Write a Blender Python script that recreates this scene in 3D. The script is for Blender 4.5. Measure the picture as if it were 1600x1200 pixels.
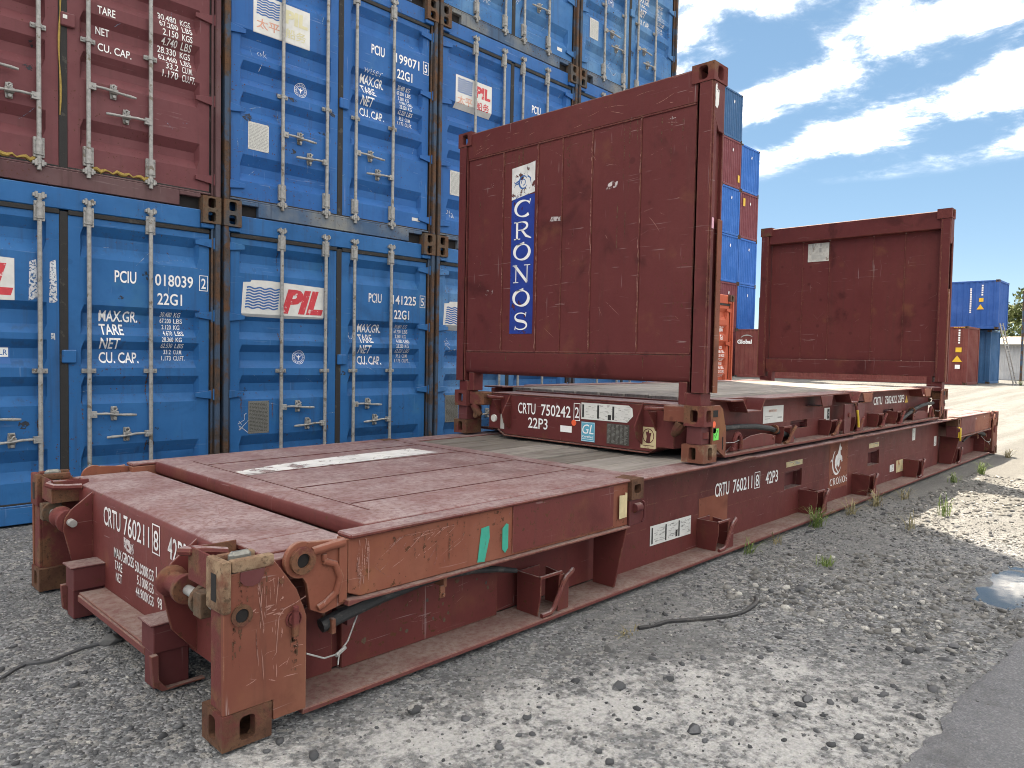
import bpy, bmesh, math, random
import numpy as np
from mathutils import Vector, Matrix, noise as mnoise

for o in list(bpy.data.objects): bpy.data.objects.remove(o)
scn = bpy.context.scene
COL = scn.collection
R = math.radians
random.seed(7)

# ------------------------------------------------------------------ camera
cam_d = bpy.data.cameras.new('camera'); cam = bpy.data.objects.new('camera', cam_d); COL.objects.link(cam)
YAW, PITCH, ROLL = 0.7659, -0.0390, 0.0193
fw = Vector((math.cos(PITCH)*math.cos(YAW), math.cos(PITCH)*math.sin(YAW), math.sin(PITCH)))
rt = fw.cross(Vector((0, 0, 1))).normalized(); up = rt.cross(fw)
rt, up = (math.cos(ROLL)*rt + math.sin(ROLL)*up), (-math.sin(ROLL)*rt + math.cos(ROLL)*up)
M = Matrix((rt, up, -fw)).transposed().to_4x4(); M.translation = Vector((-1.066, -2.3432, 1.3571))
cam.matrix_world = M
cam_d.sensor_fit = 'HORIZONTAL'; cam_d.sensor_width = 36.0; cam_d.lens = 36.0*1136.03/1600
cam_d.clip_start = 0.05; cam_d.clip_end = 3000
scn.camera = cam

# ------------------------------------------------------------------ sky, sun, exposure
SUN_DIR = Vector((0.6*math.cos(R(60)), 0.8*math.cos(R(60)), math.sin(R(60))))
world = bpy.data.worlds.new('World'); scn.world = world; world.use_nodes = True
wt = world.node_tree; wt.nodes.clear()
def wn(t, **k):
    n = wt.nodes.new(t)
    for a, b in k.items(): setattr(n, a, b)
    return n
sky = wn('ShaderNodeTexSky', sky_type='NISHITA', sun_disc=False)
sky.sun_elevation = R(60); sky.sun_rotation = math.atan2(0.6, 0.8)
sky.air_density = 0.5; sky.dust_density = 0.0; sky.ozone_density = 5.0; sky.altitude = 20
tcw = wn('ShaderNodeTexCoord')
sep = wn('ShaderNodeSeparateXYZ'); wt.links.new(tcw.outputs['Generated'], sep.inputs[0])
def wm(op, a, b=None, c=None):
    n = wn('ShaderNodeMath', operation=op)
    for i, v in enumerate((a, b, c)):
        if v is None: continue
        if isinstance(v, (int, float)): n.inputs[i].default_value = v
        else: wt.links.new(v, n.inputs[i])
    return n.outputs[0]
zz = wm('ADD', wm('MAXIMUM', sep.outputs['Z'], 0.0), 0.12)
px_ = wm('DIVIDE', sep.outputs['X'], zz); py_ = wm('DIVIDE', sep.outputs['Y'], zz)
cmb = wn('ShaderNodeCombineXYZ'); wt.links.new(px_, cmb.inputs[0]); wt.links.new(py_, cmb.inputs[1])
def wnoise(scale, detail, rough, dist=0.0, vec=cmb.outputs[0], off=(0, 0, 0), sc=(1, 1, 1), rot=0):
    mp = wn('ShaderNodeMapping'); mp.inputs['Location'].default_value = off; mp.inputs['Scale'].default_value = sc
    mp.inputs['Rotation'].default_value = (0, 0, rot)
    wt.links.new(vec, mp.inputs[0])
    n = wn('ShaderNodeTexNoise'); n.inputs['Scale'].default_value = scale; n.inputs['Detail'].default_value = detail
    n.inputs['Roughness'].default_value = rough; n.inputs['Distortion'].default_value = dist
    wt.links.new(mp.outputs[0], n.inputs['Vector']); return n.outputs['Fac']
# cloud streets: long parallel bands of broken cumulus over the whole sky
CS_A, CS_P = (1.0, -0.25), 0.43          # band normal and spacing in the sky plane
bandc = wm('ADD', wm('MULTIPLY', px_, CS_A[0]), wm('MULTIPLY', py_, CS_A[1]))
bandc = wm('ADD', bandc, wm('MULTIPLY', wm('SUBTRACT', wnoise(1.6, 3, .5), 0.5), 0.30))
ph = wm('MULTIPLY', wm('SUBTRACT', bandc, 1.71), 2*math.pi/CS_P)
band = wm('MULTIPLY', wm('ADD', wm('COSINE', ph), 1.0), 0.5)
nz = wnoise(4.2, 12, .64, .30)
big = wnoise(0.9, 2, .5, off=(3.1, 1.7, 0))
cov = wm('ADD', wm('MULTIPLY', band, 0.36), wm('ADD', wm('MULTIPLY', nz, 1.15), wm('MULTIPLY', wnoise(15, 8, .65, .4, off=(5, 2, 0)), 0.30)))
cov = wm('ADD', cov, wm('MULTIPLY', wm('SUBTRACT', big, 0.5), 0.30))
mr = wn('ShaderNodeMapRange', interpolation_type='LINEAR'); wt.links.new(cov, mr.inputs[0])
mr.inputs[1].default_value = 0.70; mr.inputs[2].default_value = 1.29
hz = wn('ShaderNodeMapRange', interpolation_type='SMOOTHSTEP'); wt.links.new(sep.outputs['Z'], hz.inputs[0])
hz.inputs[1].default_value = 0.215; hz.inputs[2].default_value = 0.285
cl = wm('MULTIPLY', wm('MULTIPLY', wm('POWER', mr.outputs[0], 4.2), hz.outputs[0]), 0.95)
mixc = wn('ShaderNodeMix', data_type='RGBA'); wt.links.new(cl, mixc.inputs[0])
hsv = wn('ShaderNodeHueSaturation'); hsv.inputs['Saturation'].default_value = 1.48; hsv.inputs['Value'].default_value = 0.43
gm = wn('ShaderNodeGamma'); gm.inputs[1].default_value = 0.50; wt.links.new(sky.outputs[0], gm.inputs[0]); wt.links.new(gm.outputs[0], hsv.inputs['Color'])
wt.links.new(hsv.outputs[0], mixc.inputs[6])
CLOUD = 28.0
mixc.inputs[7].default_value = (CLOUD, CLOUD*1.0, CLOUD*1.02, 1)
bg = wn('ShaderNodeBackground'); bg.inputs['Strength'].default_value = 0.15
wt.links.new(mixc.outputs[2], bg.inputs[0])
wo = wn('ShaderNodeOutputWorld'); wt.links.new(bg.outputs[0], wo.inputs[0])

sun_d = bpy.data.lights.new('sun', 'SUN'); sun_d.energy = 2.0; sun_d.angle = R(0.53); sun_d.color = (1.0, 0.98, 0.955)
sun = bpy.data.objects.new('sun', sun_d); COL.objects.link(sun)
sun.rotation_euler = SUN_DIR.to_track_quat('Z', 'Y').to_euler(); sun.location = (20, 25, 40)

vs = scn.view_settings
vs.view_transform = 'Standard'; vs.look = 'None'; vs.gamma = 1.0; vs.use_curve_mapping = False
vs.exposure = 2.97
vs.use_white_balance = True; vs.white_balance_temperature = 8300; vs.white_balance_tint = 10
scn.render.engine = 'CYCLES'
scn.cycles.filter_width = 1.0; scn.cycles.max_bounces = 6; scn.cycles.diffuse_bounces = 4; scn.cycles.glossy_bounces = 3
scn.cycles.transparent_max_bounces = 6; scn.cycles.use_denoising = True

# ------------------------------------------------------------------ materials
def S(r, g, b):
    f = lambda c: (c/255/12.92) if c/255 <= .04045 else ((c/255+.055)/1.055)**2.4
    return (f(r), f(g), f(b), 1)
class NT:
    def __init__(s, name):
        s.m = bpy.data.materials.new(name); s.m.use_nodes = True; s.t = s.m.node_tree; s.t.nodes.clear()
        s.out = s.n('ShaderNodeOutputMaterial'); s.b = s.n('ShaderNodeBsdfPrincipled')
        s.t.links.new(s.b.outputs[0], s.out.inputs[0])
        g = s.n('ShaderNodeNewGeometry'); s.pos = g.outputs['Position']; s.nor = g.outputs['Normal']
    def n(s, t, **k):
        x = s.t.nodes.new(t)
        for a, b in k.items(): setattr(x, a, b)
        return x
    def put(s, v, sock):
        if isinstance(v, bpy.types.NodeSocket): s.t.links.new(v, sock)
        elif v is not None: sock.default_value = v
    def math(s, op, a, b=0.0, clamp=False):
        x = s.n('ShaderNodeMath', operation=op, use_clamp=clamp); s.put(a, x.inputs[0]); s.put(b, x.inputs[1]); return x.outputs[0]
    def map(s, v, a, b, c=0.0, d=1.0, smooth=True):
        x = s.n('ShaderNodeMapRange', interpolation_type='SMOOTHSTEP' if smooth else 'LINEAR'); s.put(v, x.inputs[0])
        for i, q in enumerate((a, b, c, d)): x.inputs[i+1].default_value = q
        return x.outputs[0]
    def noise(s, scale, detail=4, rough=.55, stretch=(1, 1, 1), off=(0, 0, 0), rot=(0, 0, 0), dist=0.0, vec=None):
        mp = s.n('ShaderNodeMapping'); s.put(vec or s.pos, mp.inputs[0]); mp.inputs['Location'].default_value = off
        mp.inputs['Scale'].default_value = stretch; mp.inputs['Rotation'].default_value = rot
        x = s.n('ShaderNodeTexNoise'); s.t.links.new(mp.outputs[0], x.inputs['Vector'])
        x.inputs['Scale'].default_value = scale; x.inputs['Detail'].default_value = detail; x.inputs['Roughness'].default_value = rough
        x.inputs['Distortion'].default_value = dist
        return x.outputs['Fac']
    def voro(s, scale, feature='F1', out='Distance', stretch=(1, 1, 1), rnd=1.0):
        mp = s.n('ShaderNodeMapping'); s.put(s.pos, mp.inputs[0]); mp.inputs['Scale'].default_value = stretch
        x = s.n('ShaderNodeTexVoronoi', feature=feature); s.t.links.new(mp.outputs[0], x.inputs['Vector'])
        x.inputs['Scale'].default_value = scale; x.inputs['Randomness'].default_value = rnd
        return x.outputs[out]
    def mix(s, f, a, b, mode='MIX'):
        x = s.n('ShaderNodeMix', data_type='RGBA', blend_type=mode, clamp_factor=True)
        s.put(f, x.inputs[0]); s.put(a, x.inputs[6]); s.put(b, x.inputs[7]); return x.outputs[2]
    def upness(s, lo=.55, hi=.9):
        x = s.n('ShaderNodeSeparateXYZ'); s.t.links.new(s.nor, x.inputs[0]); return s.map(x.outputs['Z'], lo, hi)
    def bump(s, h, strength=.3, dist=.01):
        x = s.n('ShaderNodeBump'); x.inputs['Strength'].default_value = strength; x.inputs['Distance'].default_value = dist
        s.put(h, x.inputs['Height']); s.t.links.new(x.outputs[0], s.b.inputs['Normal'])
    def edge(s, radius=.007):
        b = s.n('ShaderNodeBevel', samples=3); b.inputs['Radius'].default_value = radius
        g = s.n('ShaderNodeNewGeometry'); d = s.n('ShaderNodeVectorMath', operation='DOT_PRODUCT')
        s.t.links.new(b.outputs[0], d.inputs[0]); s.t.links.new(g.outputs['Normal'], d.inputs[1])
        return s.map(d.outputs['Value'], .80, .985, 1, 0)
    def fin(s, col, rough=.6, metal=0.0, spec=None):
        s.put(col, s.b.inputs['Base Color']); s.put(rough, s.b.inputs['Roughness']); s.put(metal, s.b.inputs['Metallic'])
        if spec is not None: s.b.inputs['Specular IOR Level'].default_value = spec
        return s.m
RUST = (.115, .045, .018, 1); RUST_D = (.045, .018, .010, 1); DUSTC = (.44, .39, .36, 1)

def paint(name, base, fade=None, rust=.35, dust=.6, dustc=DUSTC, scratch=.5, streak=.35, rough=.5, blotch=.5, seed=0.0, bump=.12, spec=.22, edge=0.0, stain=0.0):
    t = NT(name); o = (seed*3.1, seed*1.7, seed*2.3)
    base = tuple(base[:3])+(1,)
    fade = fade or tuple(min(1, c*1.25+.03) for c in base[:3])+(1,)
    n1 = t.noise(1.4, 5, .6, off=o); n2 = t.noise(7, 6, .65, off=o)
    c = t.mix(t.math('MULTIPLY', t.map(n1, .38, .7), blotch), base, fade)
    c = t.mix(t.math('MULTIPLY', t.map(n2, .45, .75), .35*blotch), c, tuple(x*.55 for x in base[:3])+(1,))
    st = t.noise(9, 5, .6, stretch=(1.6, 1.6, .07), off=o)                       # vertical run-off streaks
    c = t.mix(t.math('MULTIPLY', t.map(st, .52, .74), streak), c, (base[0]*.45+.02, base[1]*.45+.016, base[2]*.45+.012, 1))
    sm = t.noise(2.3, 3, .5, off=(o[0]+9, 4, 2))
    for k, (rx, ry) in enumerate(((.35, .5), (-.6, .2), (1.3, -.4))):            # fine scratches
        sc = t.noise(26, 2, .5, stretch=(.10, .10, 2.2) if k != 2 else (2.0, 2.0, .1), rot=(rx*.6, ry*.6, .2*k), off=(k*5+seed, 0, 0), dist=.5)
        f = t.math('MULTIPLY', t.map(sc, .70, .735), t.map(sm, .44, .62))
        c = t.mix(t.math('MULTIPLY', f, scratch), c, tuple(min(1, x*.9+.13) for x in base[:3])+(1,))
    ch = t.noise(38, 5, .62, off=o); area = t.noise(1.1, 4, .6, off=(o[0]+3, o[1]+8, 1))
    rf = t.math('MULTIPLY', t.map(ch, .64-.065*rust, .69-.065*rust), t.map(area, .50-.13*rust, .66-.13*rust))
    c = t.mix(rf, c, t.mix(n2, RUST_D, RUST))
    if stain:
        sn = t.noise(1.9, 4, .55, off=(o[0]+12, 3, o[1]), dist=.6); c = t.mix(t.math('MULTIPLY', t.map(sn, .56, .70), stain), c, (base[0]*.50, base[1]*.45, base[2]*.45, 1))
        sn = t.noise(2.7, 5, .6, off=(o[0]+2, 13, o[1])); c = t.mix(t.math('MULTIPLY', t.map(sn, .58, .74), stain*.8), c, (base[0]*1.15+.03, base[1]*1.4+.025, base[2]*.9+.01, 1))
        vd = t.voro(5.5); vm = t.noise(1.3, 2, .5, off=(5, o[0], 2)); c = t.mix(t.math('MULTIPLY', t.math('MULTIPLY', t.map(vd, .10, .16, 1, 0), t.map(vm, .5, .6)), stain*.7), c, (base[0]*.55, base[1]*.5, base[2]*.5, 1))
    if edge:
        en = t.noise(21, 5, .7, off=(o[0], 5, 5)); ef = t.math('MULTIPLY', t.edge(), t.map(en, .38, .60)); c = t.mix(t.math('MULTIPLY', ef, edge), c, t.mix(t.map(n2, .4, .6), (.20, .09, .045, 1), (.34, .20, .13, 1)))
    dn = t.noise(4.5, 6, .65, off=(1, o[0], 4)); dn2 = t.noise(34, 6, .75, off=(3, o[1], 1)); df = t.math('MULTIPLY', t.upness(), t.math('MULTIPLY', t.map(dn, .28, .70, .42*dust, dust), t.map(dn2, .34, .60, .40, 1.0)))
    c = t.mix(df, c, dustc)  # dust on upward faces, its pale tone also painting in their sky reflection
    r = t.math('ADD', rough, t.math('MULTIPLY', n2, .25)); r = t.math('ADD', r, t.math('MULTIPLY', df, .2), clamp=True)
    h = t.math('ADD', t.math('MULTIPLY', n1, .6), t.math('MULTIPLY', ch, -.18)); t.bump(h, bump, .02)
    return t.fin(c, r, 0, spec)

def rusty(name, a, b, paintc=None, pf=.4, seed=0.0):
    t = NT(name); o = (seed, seed*2, 0)
    n1 = t.noise(9, 6, .65, off=o); n2 = t.noise(55, 5, .7, off=o); n3 = t.noise(4, 5, .6, off=(seed+4, 1, 2))
    c = t.mix(t.map(n1, .35, .65), a, b); c = t.mix(t.math('MULTIPLY', t.map(n2, .5, .7), .7), c, (.03, .017, .010, 1))
    if paintc: c = t.mix(t.map(n3, .5-.2*(pf-.4), .6-.2*(pf-.4)), c, paintc)
    t.bump(t.math('ADD', n2, t.math('MULTIPLY', n1, .6)), .5, .008)
    return t.fin(c, .85, 0, .25)

def simple(name, col, rough=.6, metal=0, var=.25, scale=12, bump=.05, wear=None, wearc=None, spec=None):
    t = NT(name); n = t.noise(scale, 5, .6)
    c = t.mix(t.math('MULTIPLY', t.map(n, .35, .7), var), tuple(col[:3])+(1,), tuple(x*.45 for x in col[:3])+(1,))
    if wear:
        w = t.noise(wear, 6, .68, off=(2, 3, 1)); c = t.mix(t.map(w, .58, .64), c, wearc)
    t.bump(t.noise(scale*5, 4, .6), bump, .01)
    return t.fin(c, rough, metal, spec)

def worn_print(name, col, amount=.42, scale=24):
    """painted lettering that has flaked: where it has gone the steel below shows through"""
    t = NT(name); n = t.noise(scale, 6, .7); n2 = t.noise(2.2, 3, .5)
    f = t.map(t.math('ADD', n, t.math('MULTIPLY', t.math('SUBTRACT', n2, .5), .35)), amount-.03, amount+.03)
    tr = t.n('ShaderNodeBsdfTransparent'); mx = t.n('ShaderNodeMixShader')
    t.t.links.new(f, mx.inputs[0]); t.t.links.new(tr.outputs[0], mx.inputs[1]); t.t.links.new(t.b.outputs[0], mx.inputs[2])
    t.t.links.new(mx.outputs[0], t.out.inputs[0])
    d = t.mix(t.map(t.noise(8, 4), .4, .75), col, tuple(x*.72 for x in col[:3])+(1,))
    return t.fin(d, .6, 0, .3)

MAR = (.117, .027, .0255)
MT = {}
MT['rack'] = paint('maroon_rack_paint', MAR, fade=(.150, .037, .032, 1), rust=.55, dust=.80, dustc=(.365, .305, .305, 1), scratch=.7, rough=.48, edge=.8, stain=.5, bump=.25)
MT['wallp'] = paint('maroon_end_wall_paint', (.106, .0215, .0220), fade=(.132, .032, .030, 1), rust=.35, dust=.5, scratch=.8, streak=.3, seed=2, rough=.5, edge=.8, stain=.75, bump=.38)
MT['faded'] = paint('faded_orange_red_paint', (.195, .060, .038), fade=(.245, .095, .062, 1), rust=.55, dust=.6, dustc=(.38, .30, .27, 1), scratch=1.0, blotch=.9, seed=4, rough=.6, edge=.9, stain=.5)
MT['flange'] = paint('dusty_flange_paint', (.125, .035, .032), rust=.8, dust=.9, dustc=(.27, .22, .195, 1), scratch=.3, seed=5, rough=.7, edge=.9)
MT['dark'] = paint('dark_maroon_and_shade', (.095, .023, .024), rust=.5, dust=.6, scratch=.3, seed=6)  # dark maroon steel; also paints in shade of pockets, trench and deck gaps
MT['rust'] = rusty('rusted_casting', (.125, .062, .036, 1), (.085, .038, .024, 1), (.115, .030, .026, 1), .25)
MT['tan'] = rusty('tan_rusted_steel', (.27, .185, .12, 1), (.13, .065, .040, 1), (.15, .055, .036, 1), .45, seed=3)
MT['mix'] = rusty('rust_and_maroon_steel', (.12, .06, .035, 1), (.17, .07, .04, 1), (.125, .032, .03, 1), .75, seed=5)
MT['rustred'] = paint('rust_red_scratched_paint', (.165, .053, .036), fade=(.215, .088, .055, 1), rust=.75, dust=.5, scratch=1.0, streak=.6, blotch=1.0, seed=8, rough=.65, edge=.9, stain=.8)
BLUE = (.010, .105, .285)
MT['blue1'] = paint('blue_container_paint', BLUE, fade=(.022, .135, .34, 1), rust=.3, dust=.4, scratch=.35, streak=.55, seed=11, rough=.45, stain=.35, blotch=.7)
MT['blue2'] = paint('blue_container_paint_scuffed', (.011, .100, .31), fade=(.020, .130, .36, 1), rust=.3, dust=.4, scratch=.6, streak=.45, seed=13, rough=.42, stain=.3, blotch=.6)
MT['blue3'] = paint('blue_container_paint_weathered', (.025, .135, .34), fade=(.11, .25, .42, 1), rust=.5, dust=.4, scratch=.8, streak=.6, blotch=.9, seed=17, rough=.5)
MT['sillb'] = paint('grimy_blue_sill_paint', (.05, .10, .18), fade=(.22, .22, .20, 1), rust=.8, dust=.6, scratch=.7, streak=.7, blotch=1, seed=19, rough=.65)
MT['redc'] = paint('faded_maroon_container_paint', (.140, .044, .050), fade=(.175, .070, .076, 1), rust=.2, dust=.4, scratch=.35, streak=.35, seed=23, rough=.5)
MT['sillr'] = paint('grimy_maroon_sill_paint', (.10, .045, .05), fade=(.16, .11, .11, 1), rust=.5, dust=.5, scratch=.5, streak=.6, seed=27, rough=.65)
MT['orange'] = paint('orange_red_container_paint', (.42, .085, .045), fade=(.50, .14, .085, 1), rust=.2, dust=.3, seed=29)
MT['farblue'] = paint('far_blue_paint', (.02, .13, .42), rust=.15, dust=.3, seed=31, scratch=.2)
MT['farred'] = paint('far_maroon_paint', (.17, .045, .055), rust=.25, dust=.3, seed=37, scratch=.2)
MT['farbrown'] = paint('far_brown_red_paint', (.155, .038, .035), fade=(.21, .075, .06, 1), rust=.5, dust=.3, seed=41, streak=.5)
MT['navy'] = paint('far_royal_blue_paint', (.018, .085, .30), rust=.1, dust=.3, seed=43, scratch=.2)
MT['teal'] = paint('far_steel_blue_paint', (.028, .10, .22), rust=.3, dust=.3, seed=45, streak=.5)
MT['post'] = rusty('rust_streaked_post', (.055, .047, .045, 1), (.11, .055, .03, 1), (.045, .075, .12, 1), .5, seed=12)
MT['cast'] = rusty('corner_casting_rust', (.10, .075, .055, 1), (.12, .06, .035, 1), (.07, .065, .065, 1), .3, seed=14)
MT['galv'] = simple('galvanised_steel', (.33, .325, .315), .55, .2, .6, 30, .12, wear=11, wearc=(.15, .125, .10, 1))
MT['gasket'] = simple('black_door_gasket', (.018, .017, .017), .8, 0, .3, 20, .2, wear=9, wearc=(.05, .045, .04, 1))
MT['yellowed'] = simple('torn_yellow_sealant', (.36, .24, .06), .8, 0, .6, 40, .3)
MT['rubber'] = simple('black_rubber', (.022, .022, .024), .65, 0, .5, 14, .2, wear=10, wearc=(.055, .05, .048, 1))
MT['hole_shade'] = simple('painted_hole_shade', (.010, .008, .008), .9)  # near-black colour that paints in the shade of holes, slots and pockets
MT['white'] = simple('white_print', (.78, .78, .78), .55, 0, .12, 20)
MT['whiteworn'] = worn_print('flaking_white_paint', (.70, .68, .68, 1), .36, 30)
MT['whitevworn'] = worn_print('badly_flaked_white_paint', (.66, .62, .62, 1), .48, 18)
MT['faintwhite'] = worn_print('faint_white_print', (.50, .44, .44, 1), .47, 40)
MT['stk'] = simple('white_sticker', (.62, .62, .60), .5, 0, .25, 9)
MT['stkdirty'] = simple('dirty_white_sticker', (.55, .54, .50), .6, 0, .6, 9, wear=7, wearc=(.26, .22, .19, 1))
MT['stktorn'] = worn_print('torn_white_sticker', (.66, .66, .65, 1), .44, 9)
MT['stkblue'] = worn_print('scuffed_blue_sticker', (.010, .040, .25, 1), .37, 16)
MT['stkyel'] = simple('yellowed_sticker', (.56, .46, .27), .6, 0, .5, 10, wear=10, wearc=(.30, .12, .05, 1))
MT['plate'] = simple('grey_data_plate', (.22, .22, .20), .5, .4, .5, 60)
MT['plateL'] = simple('pale_data_plate', (.55, .55, .52), .5, .1, .5, 70)
MT['plateD'] = simple('dark_data_plate', (.075, .068, .060), .5, .3, .5, 60)
MT['pblue'] = simple('blue_print', (.018, .11, .33), .5)
MT['pred'] = simple('red_print', (.56, .035, .05), .5, wear=18, wearc=(.62, .45, .45, 1))
MT['poran'] = simple('faded_orange_print', (.62, .30, .22), .5, wear=12, wearc=(.6, .55, .5, 1))
MT['pyel'] = simple('faded_yellow_print', (.60, .56, .36), .5)
MT['pblack'] = simple('black_print', (.02, .02, .02), .5)
MT['pgrey'] = simple('grey_print', (.30, .30, .29), .5)
MT['scrib'] = worn_print('chalk_scribble', (.55, .58, .62, 1), .45, 60)
MT['teal_tape'] = simple('green_tape', (.015, .30, .22), .45, 0, .2, 9)
MT['green'] = simple('green_sticker', (.10, .66, .10), .5, 0, .1)
MT['oran'] = simple('orange_dot_sticker', (.80, .11, .04), .5, 0, .1)
MT['cyan'] = simple('light_blue_sticker', (.07, .33, .46), .5, 0, .15)
MT['yellow'] = simple('yellow_plastic', (.55, .38, .03), .5, 0, .3)
MT['warny'] = simple('yellow_warning_print', (.70, .42, .03), .5, 0, .1)
MT['scr'] = worn_print('pale_scratches', (.34, .175, .145, 1), .43, 70); MT['scrw'] = worn_print('faint_scratches', (.22, .10, .092, 1), .46, 50)
MT['rrun'] = worn_print('rust_run', (.105, .050, .028, 1), .53, 45); MT['dscuff'] = worn_print('door_scuff', (.20, .30, .42, 1), .50, 55); MT['ddark'] = worn_print('door_grime', (.03, .035, .045, 1), .52, 30)
MT['pink'] = simple('pink_sticker', (.60, .30, .38), .5, 0, .1)

# ------------------------------------------------------------------ mesh helpers
class MB:
    def __init__(s): s.v = []; s.f = []
    def add(s, vs, fs):
        n = len(s.v); s.v += [tuple(p) for p in vs]; s.f += [tuple(i+n for i in f) for f in fs]; return s
    def box(s, x0, x1, y0, y1, z0, z1):
        return s.add([(x0,y0,z0),(x1,y0,z0),(x1,y1,z0),(x0,y1,z0),(x0,y0,z1),(x1,y0,z1),(x1,y1,z1),(x0,y1,z1)],
                     [(0,3,2,1),(4,5,6,7),(0,1,5,4),(1,2,6,5),(2,3,7,6),(3,0,4,7)])
    def prism(s, pts, ax, a0, a1):
        g = {'x': lambda p, a: (a, p[0], p[1]), 'y': lambda p, a: (p[0], a, p[1]), 'z': lambda p, a: (p[0], p[1], a)}[ax]
        n = len(pts)
        return s.add([g(p, a0) for p in pts]+[g(p, a1) for p in pts],
                     [tuple(range(n))[::-1], tuple(range(n, 2*n))]+[(i, (i+1) % n, n+(i+1) % n, n+i) for i in range(n)])
    def tube(s, pts, r, n=8, cap=True):
        pts = [Vector(p) for p in pts]; rs = r if isinstance(r, (list, tuple)) else [r]*len(pts)
        vs = []; prev = None
        for i, p in enumerate(pts):
            t = (pts[min(i+1, len(pts)-1)]-pts[max(i-1, 0)]).normalized()
            a = Vector((0, 0, 1)) if prev is None else prev
            if prev is None and abs(t.z) > .9: a = Vector((1, 0, 0))
            u = (a-t*a.dot(t)).normalized(); prev = u; w = t.cross(u)
            vs += [p+(u*math.cos(2*math.pi*k/n)+w*math.sin(2*math.pi*k/n))*rs[i] for k in range(n)]
        fs = [(i*n+k, i*n+(k+1) % n, (i+1)*n+(k+1) % n, (i+1)*n+k) for i in range(len(pts)-1) for k in range(n)]
        if cap: fs += [tuple(range(n))[::-1], tuple((len(pts)-1)*n+k for k in range(n))]
        return s.add(vs, fs)
    def cyl(s, p0, p1, r, n=14): return s.tube([p0, p1], r, n)
    def ring(s, c, ax, r0, r1, d, n=20):
        """flat collar of depth d round an axis: outer radius r1, hole r0"""
        e = {'x': ((0,1,0),(0,0,1),(1,0,0)), 'y': ((1,0,0),(0,0,1),(0,1,0)), 'z': ((1,0,0),(0,1,0),(0,0,1))}[ax]
        c = Vector(c); u, v, w = map(Vector, e); vs = []
        for rr, dd in ((r0, 0), (r1, 0), (r1, d), (r0, d)):
            vs += [c+w*dd+(u*math.cos(2*math.pi*k/n)+v*math.sin(2*math.pi*k/n))*rr for k in range(n)]
        fs = [(j*n+k, j*n+(k+1) % n, ((j+1) % 4)*n+(k+1) % n, ((j+1) % 4)*n+k) for j in range(4) for k in range(n)]
        return s.add(vs, fs)
    def holed(s, O, U, V, w, h, cx, cy, hw, hh, depth, n=20, roundness=1.0):
        """rectangle w x h at O (axes U,V; outward U x V) with an oval hole that runs `depth` inwards"""
        O, U, V = Vector(O), Vector(U), Vector(V); N = U.cross(V)
        ang = sorted([2*math.pi*k/n for k in range(n)]+[math.atan2(y-cy, x-cx) % (2*math.pi) for x in (0, w) for y in (0, h)])
        outer = []; inner = []
        for a in ang:
            c, sn = math.cos(a), math.sin(a)
            tx = ((w-cx) if c > 0 else cx)/max(abs(c), 1e-9); ty = ((h-cy) if sn > 0 else cy)/max(abs(sn), 1e-9); t = min(tx, ty)
            outer.append((cx+c*t, cy+sn*t))
            m = min(hw, hh); k = (abs(c)**4+abs(sn)**4)**-.25       # stadium-like hole
            inner.append((cx+c*k*m*(1 if hw <= hh else 1)+(math.copysign(hw-m, c) if hw > hh else 0)*min(1, abs(c)*3), cy+sn*k*m+(math.copysign(hh-m, sn) if hh > hw else 0)*min(1, abs(sn)*3)))
        n2 = len(ang); P = lambda q, d: O+U*q[0]+V*q[1]-N*d
        vs = [P(q, 0) for q in outer]+[P(q, 0) for q in inner]+[P(q, depth) for q in inner]
        fs = [(i, (i+1) % n2, n2+(i+1) % n2, n2+i) for i in range(n2)]+[(n2+i, n2+(i+1) % n2, 2*n2+(i+1) % n2, 2*n2+i) for i in range(n2)]
        return s.add(vs, fs)
    def map(s, fn): s.v = [tuple(fn(Vector(p))) for p in s.v]; return s
    def mesh(s, name, bev=0.0, smooth=35, recalc=True, seg=1):
        bm = bmesh.new(); vs = [bm.verts.new(p) for p in s.v]
        for f in s.f:
            try: bm.faces.new([vs[i] for i in f])
            except ValueError: pass
        if recalc: bmesh.ops.recalc_face_normals(bm, faces=bm.faces)
        if bev > 0:
            es = [e for e in bm.edges if len(e.link_faces) == 2 and e.calc_face_angle(0) > .6]
            bmesh.ops.bevel(bm, geom=es, offset=bev, segments=seg, profile=.5, affect='EDGES', clamp_overlap=True)
        me = bpy.data.meshes.new(name); bm.to_mesh(me); bm.free()
        return finish(me, smooth)
def finish(me, smooth=35):
    if smooth and len(me.polygons):
        me.polygons.foreach_set('use_smooth', [True]*len(me.polygons)); me.set_sharp_from_angle(angle=R(smooth))
    me.materials.append(None); return me
SPLIT = {'stiffener', 'end_beam_wing', 'end_beam_cap', 'weld_seam', 'edge_lug', 'sill_pocket', 'weld_bead', 'tray_plate', 'spring_clip', 'trench_floor', 'under_frame', 'label_bar', 'scuff_mark'}
def islands(me):
    n = len(me.vertices); par = list(range(n))
    def fd(a):
        while par[a] != a: par[a] = par[par[a]]; a = par[a]
        return a
    for e in me.edges: par[fd(e.vertices[0])] = fd(e.vertices[1])
    gr = {}
    for p in me.polygons: gr.setdefault(fd(p.vertices[0]), []).append(tuple(p.vertices))
    out = []
    for fs in gr.values():
        ids = sorted({i for f in fs for i in f}); mp = {a: b for b, a in enumerate(ids)}
        m2 = bpy.data.meshes.new(me.name); m2.from_pydata([me.vertices[i].co[:] for i in ids], [], [tuple(mp[i] for i in f) for f in fs]); out.append(finish(m2, 35))
    return out
ISL = {}
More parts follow.
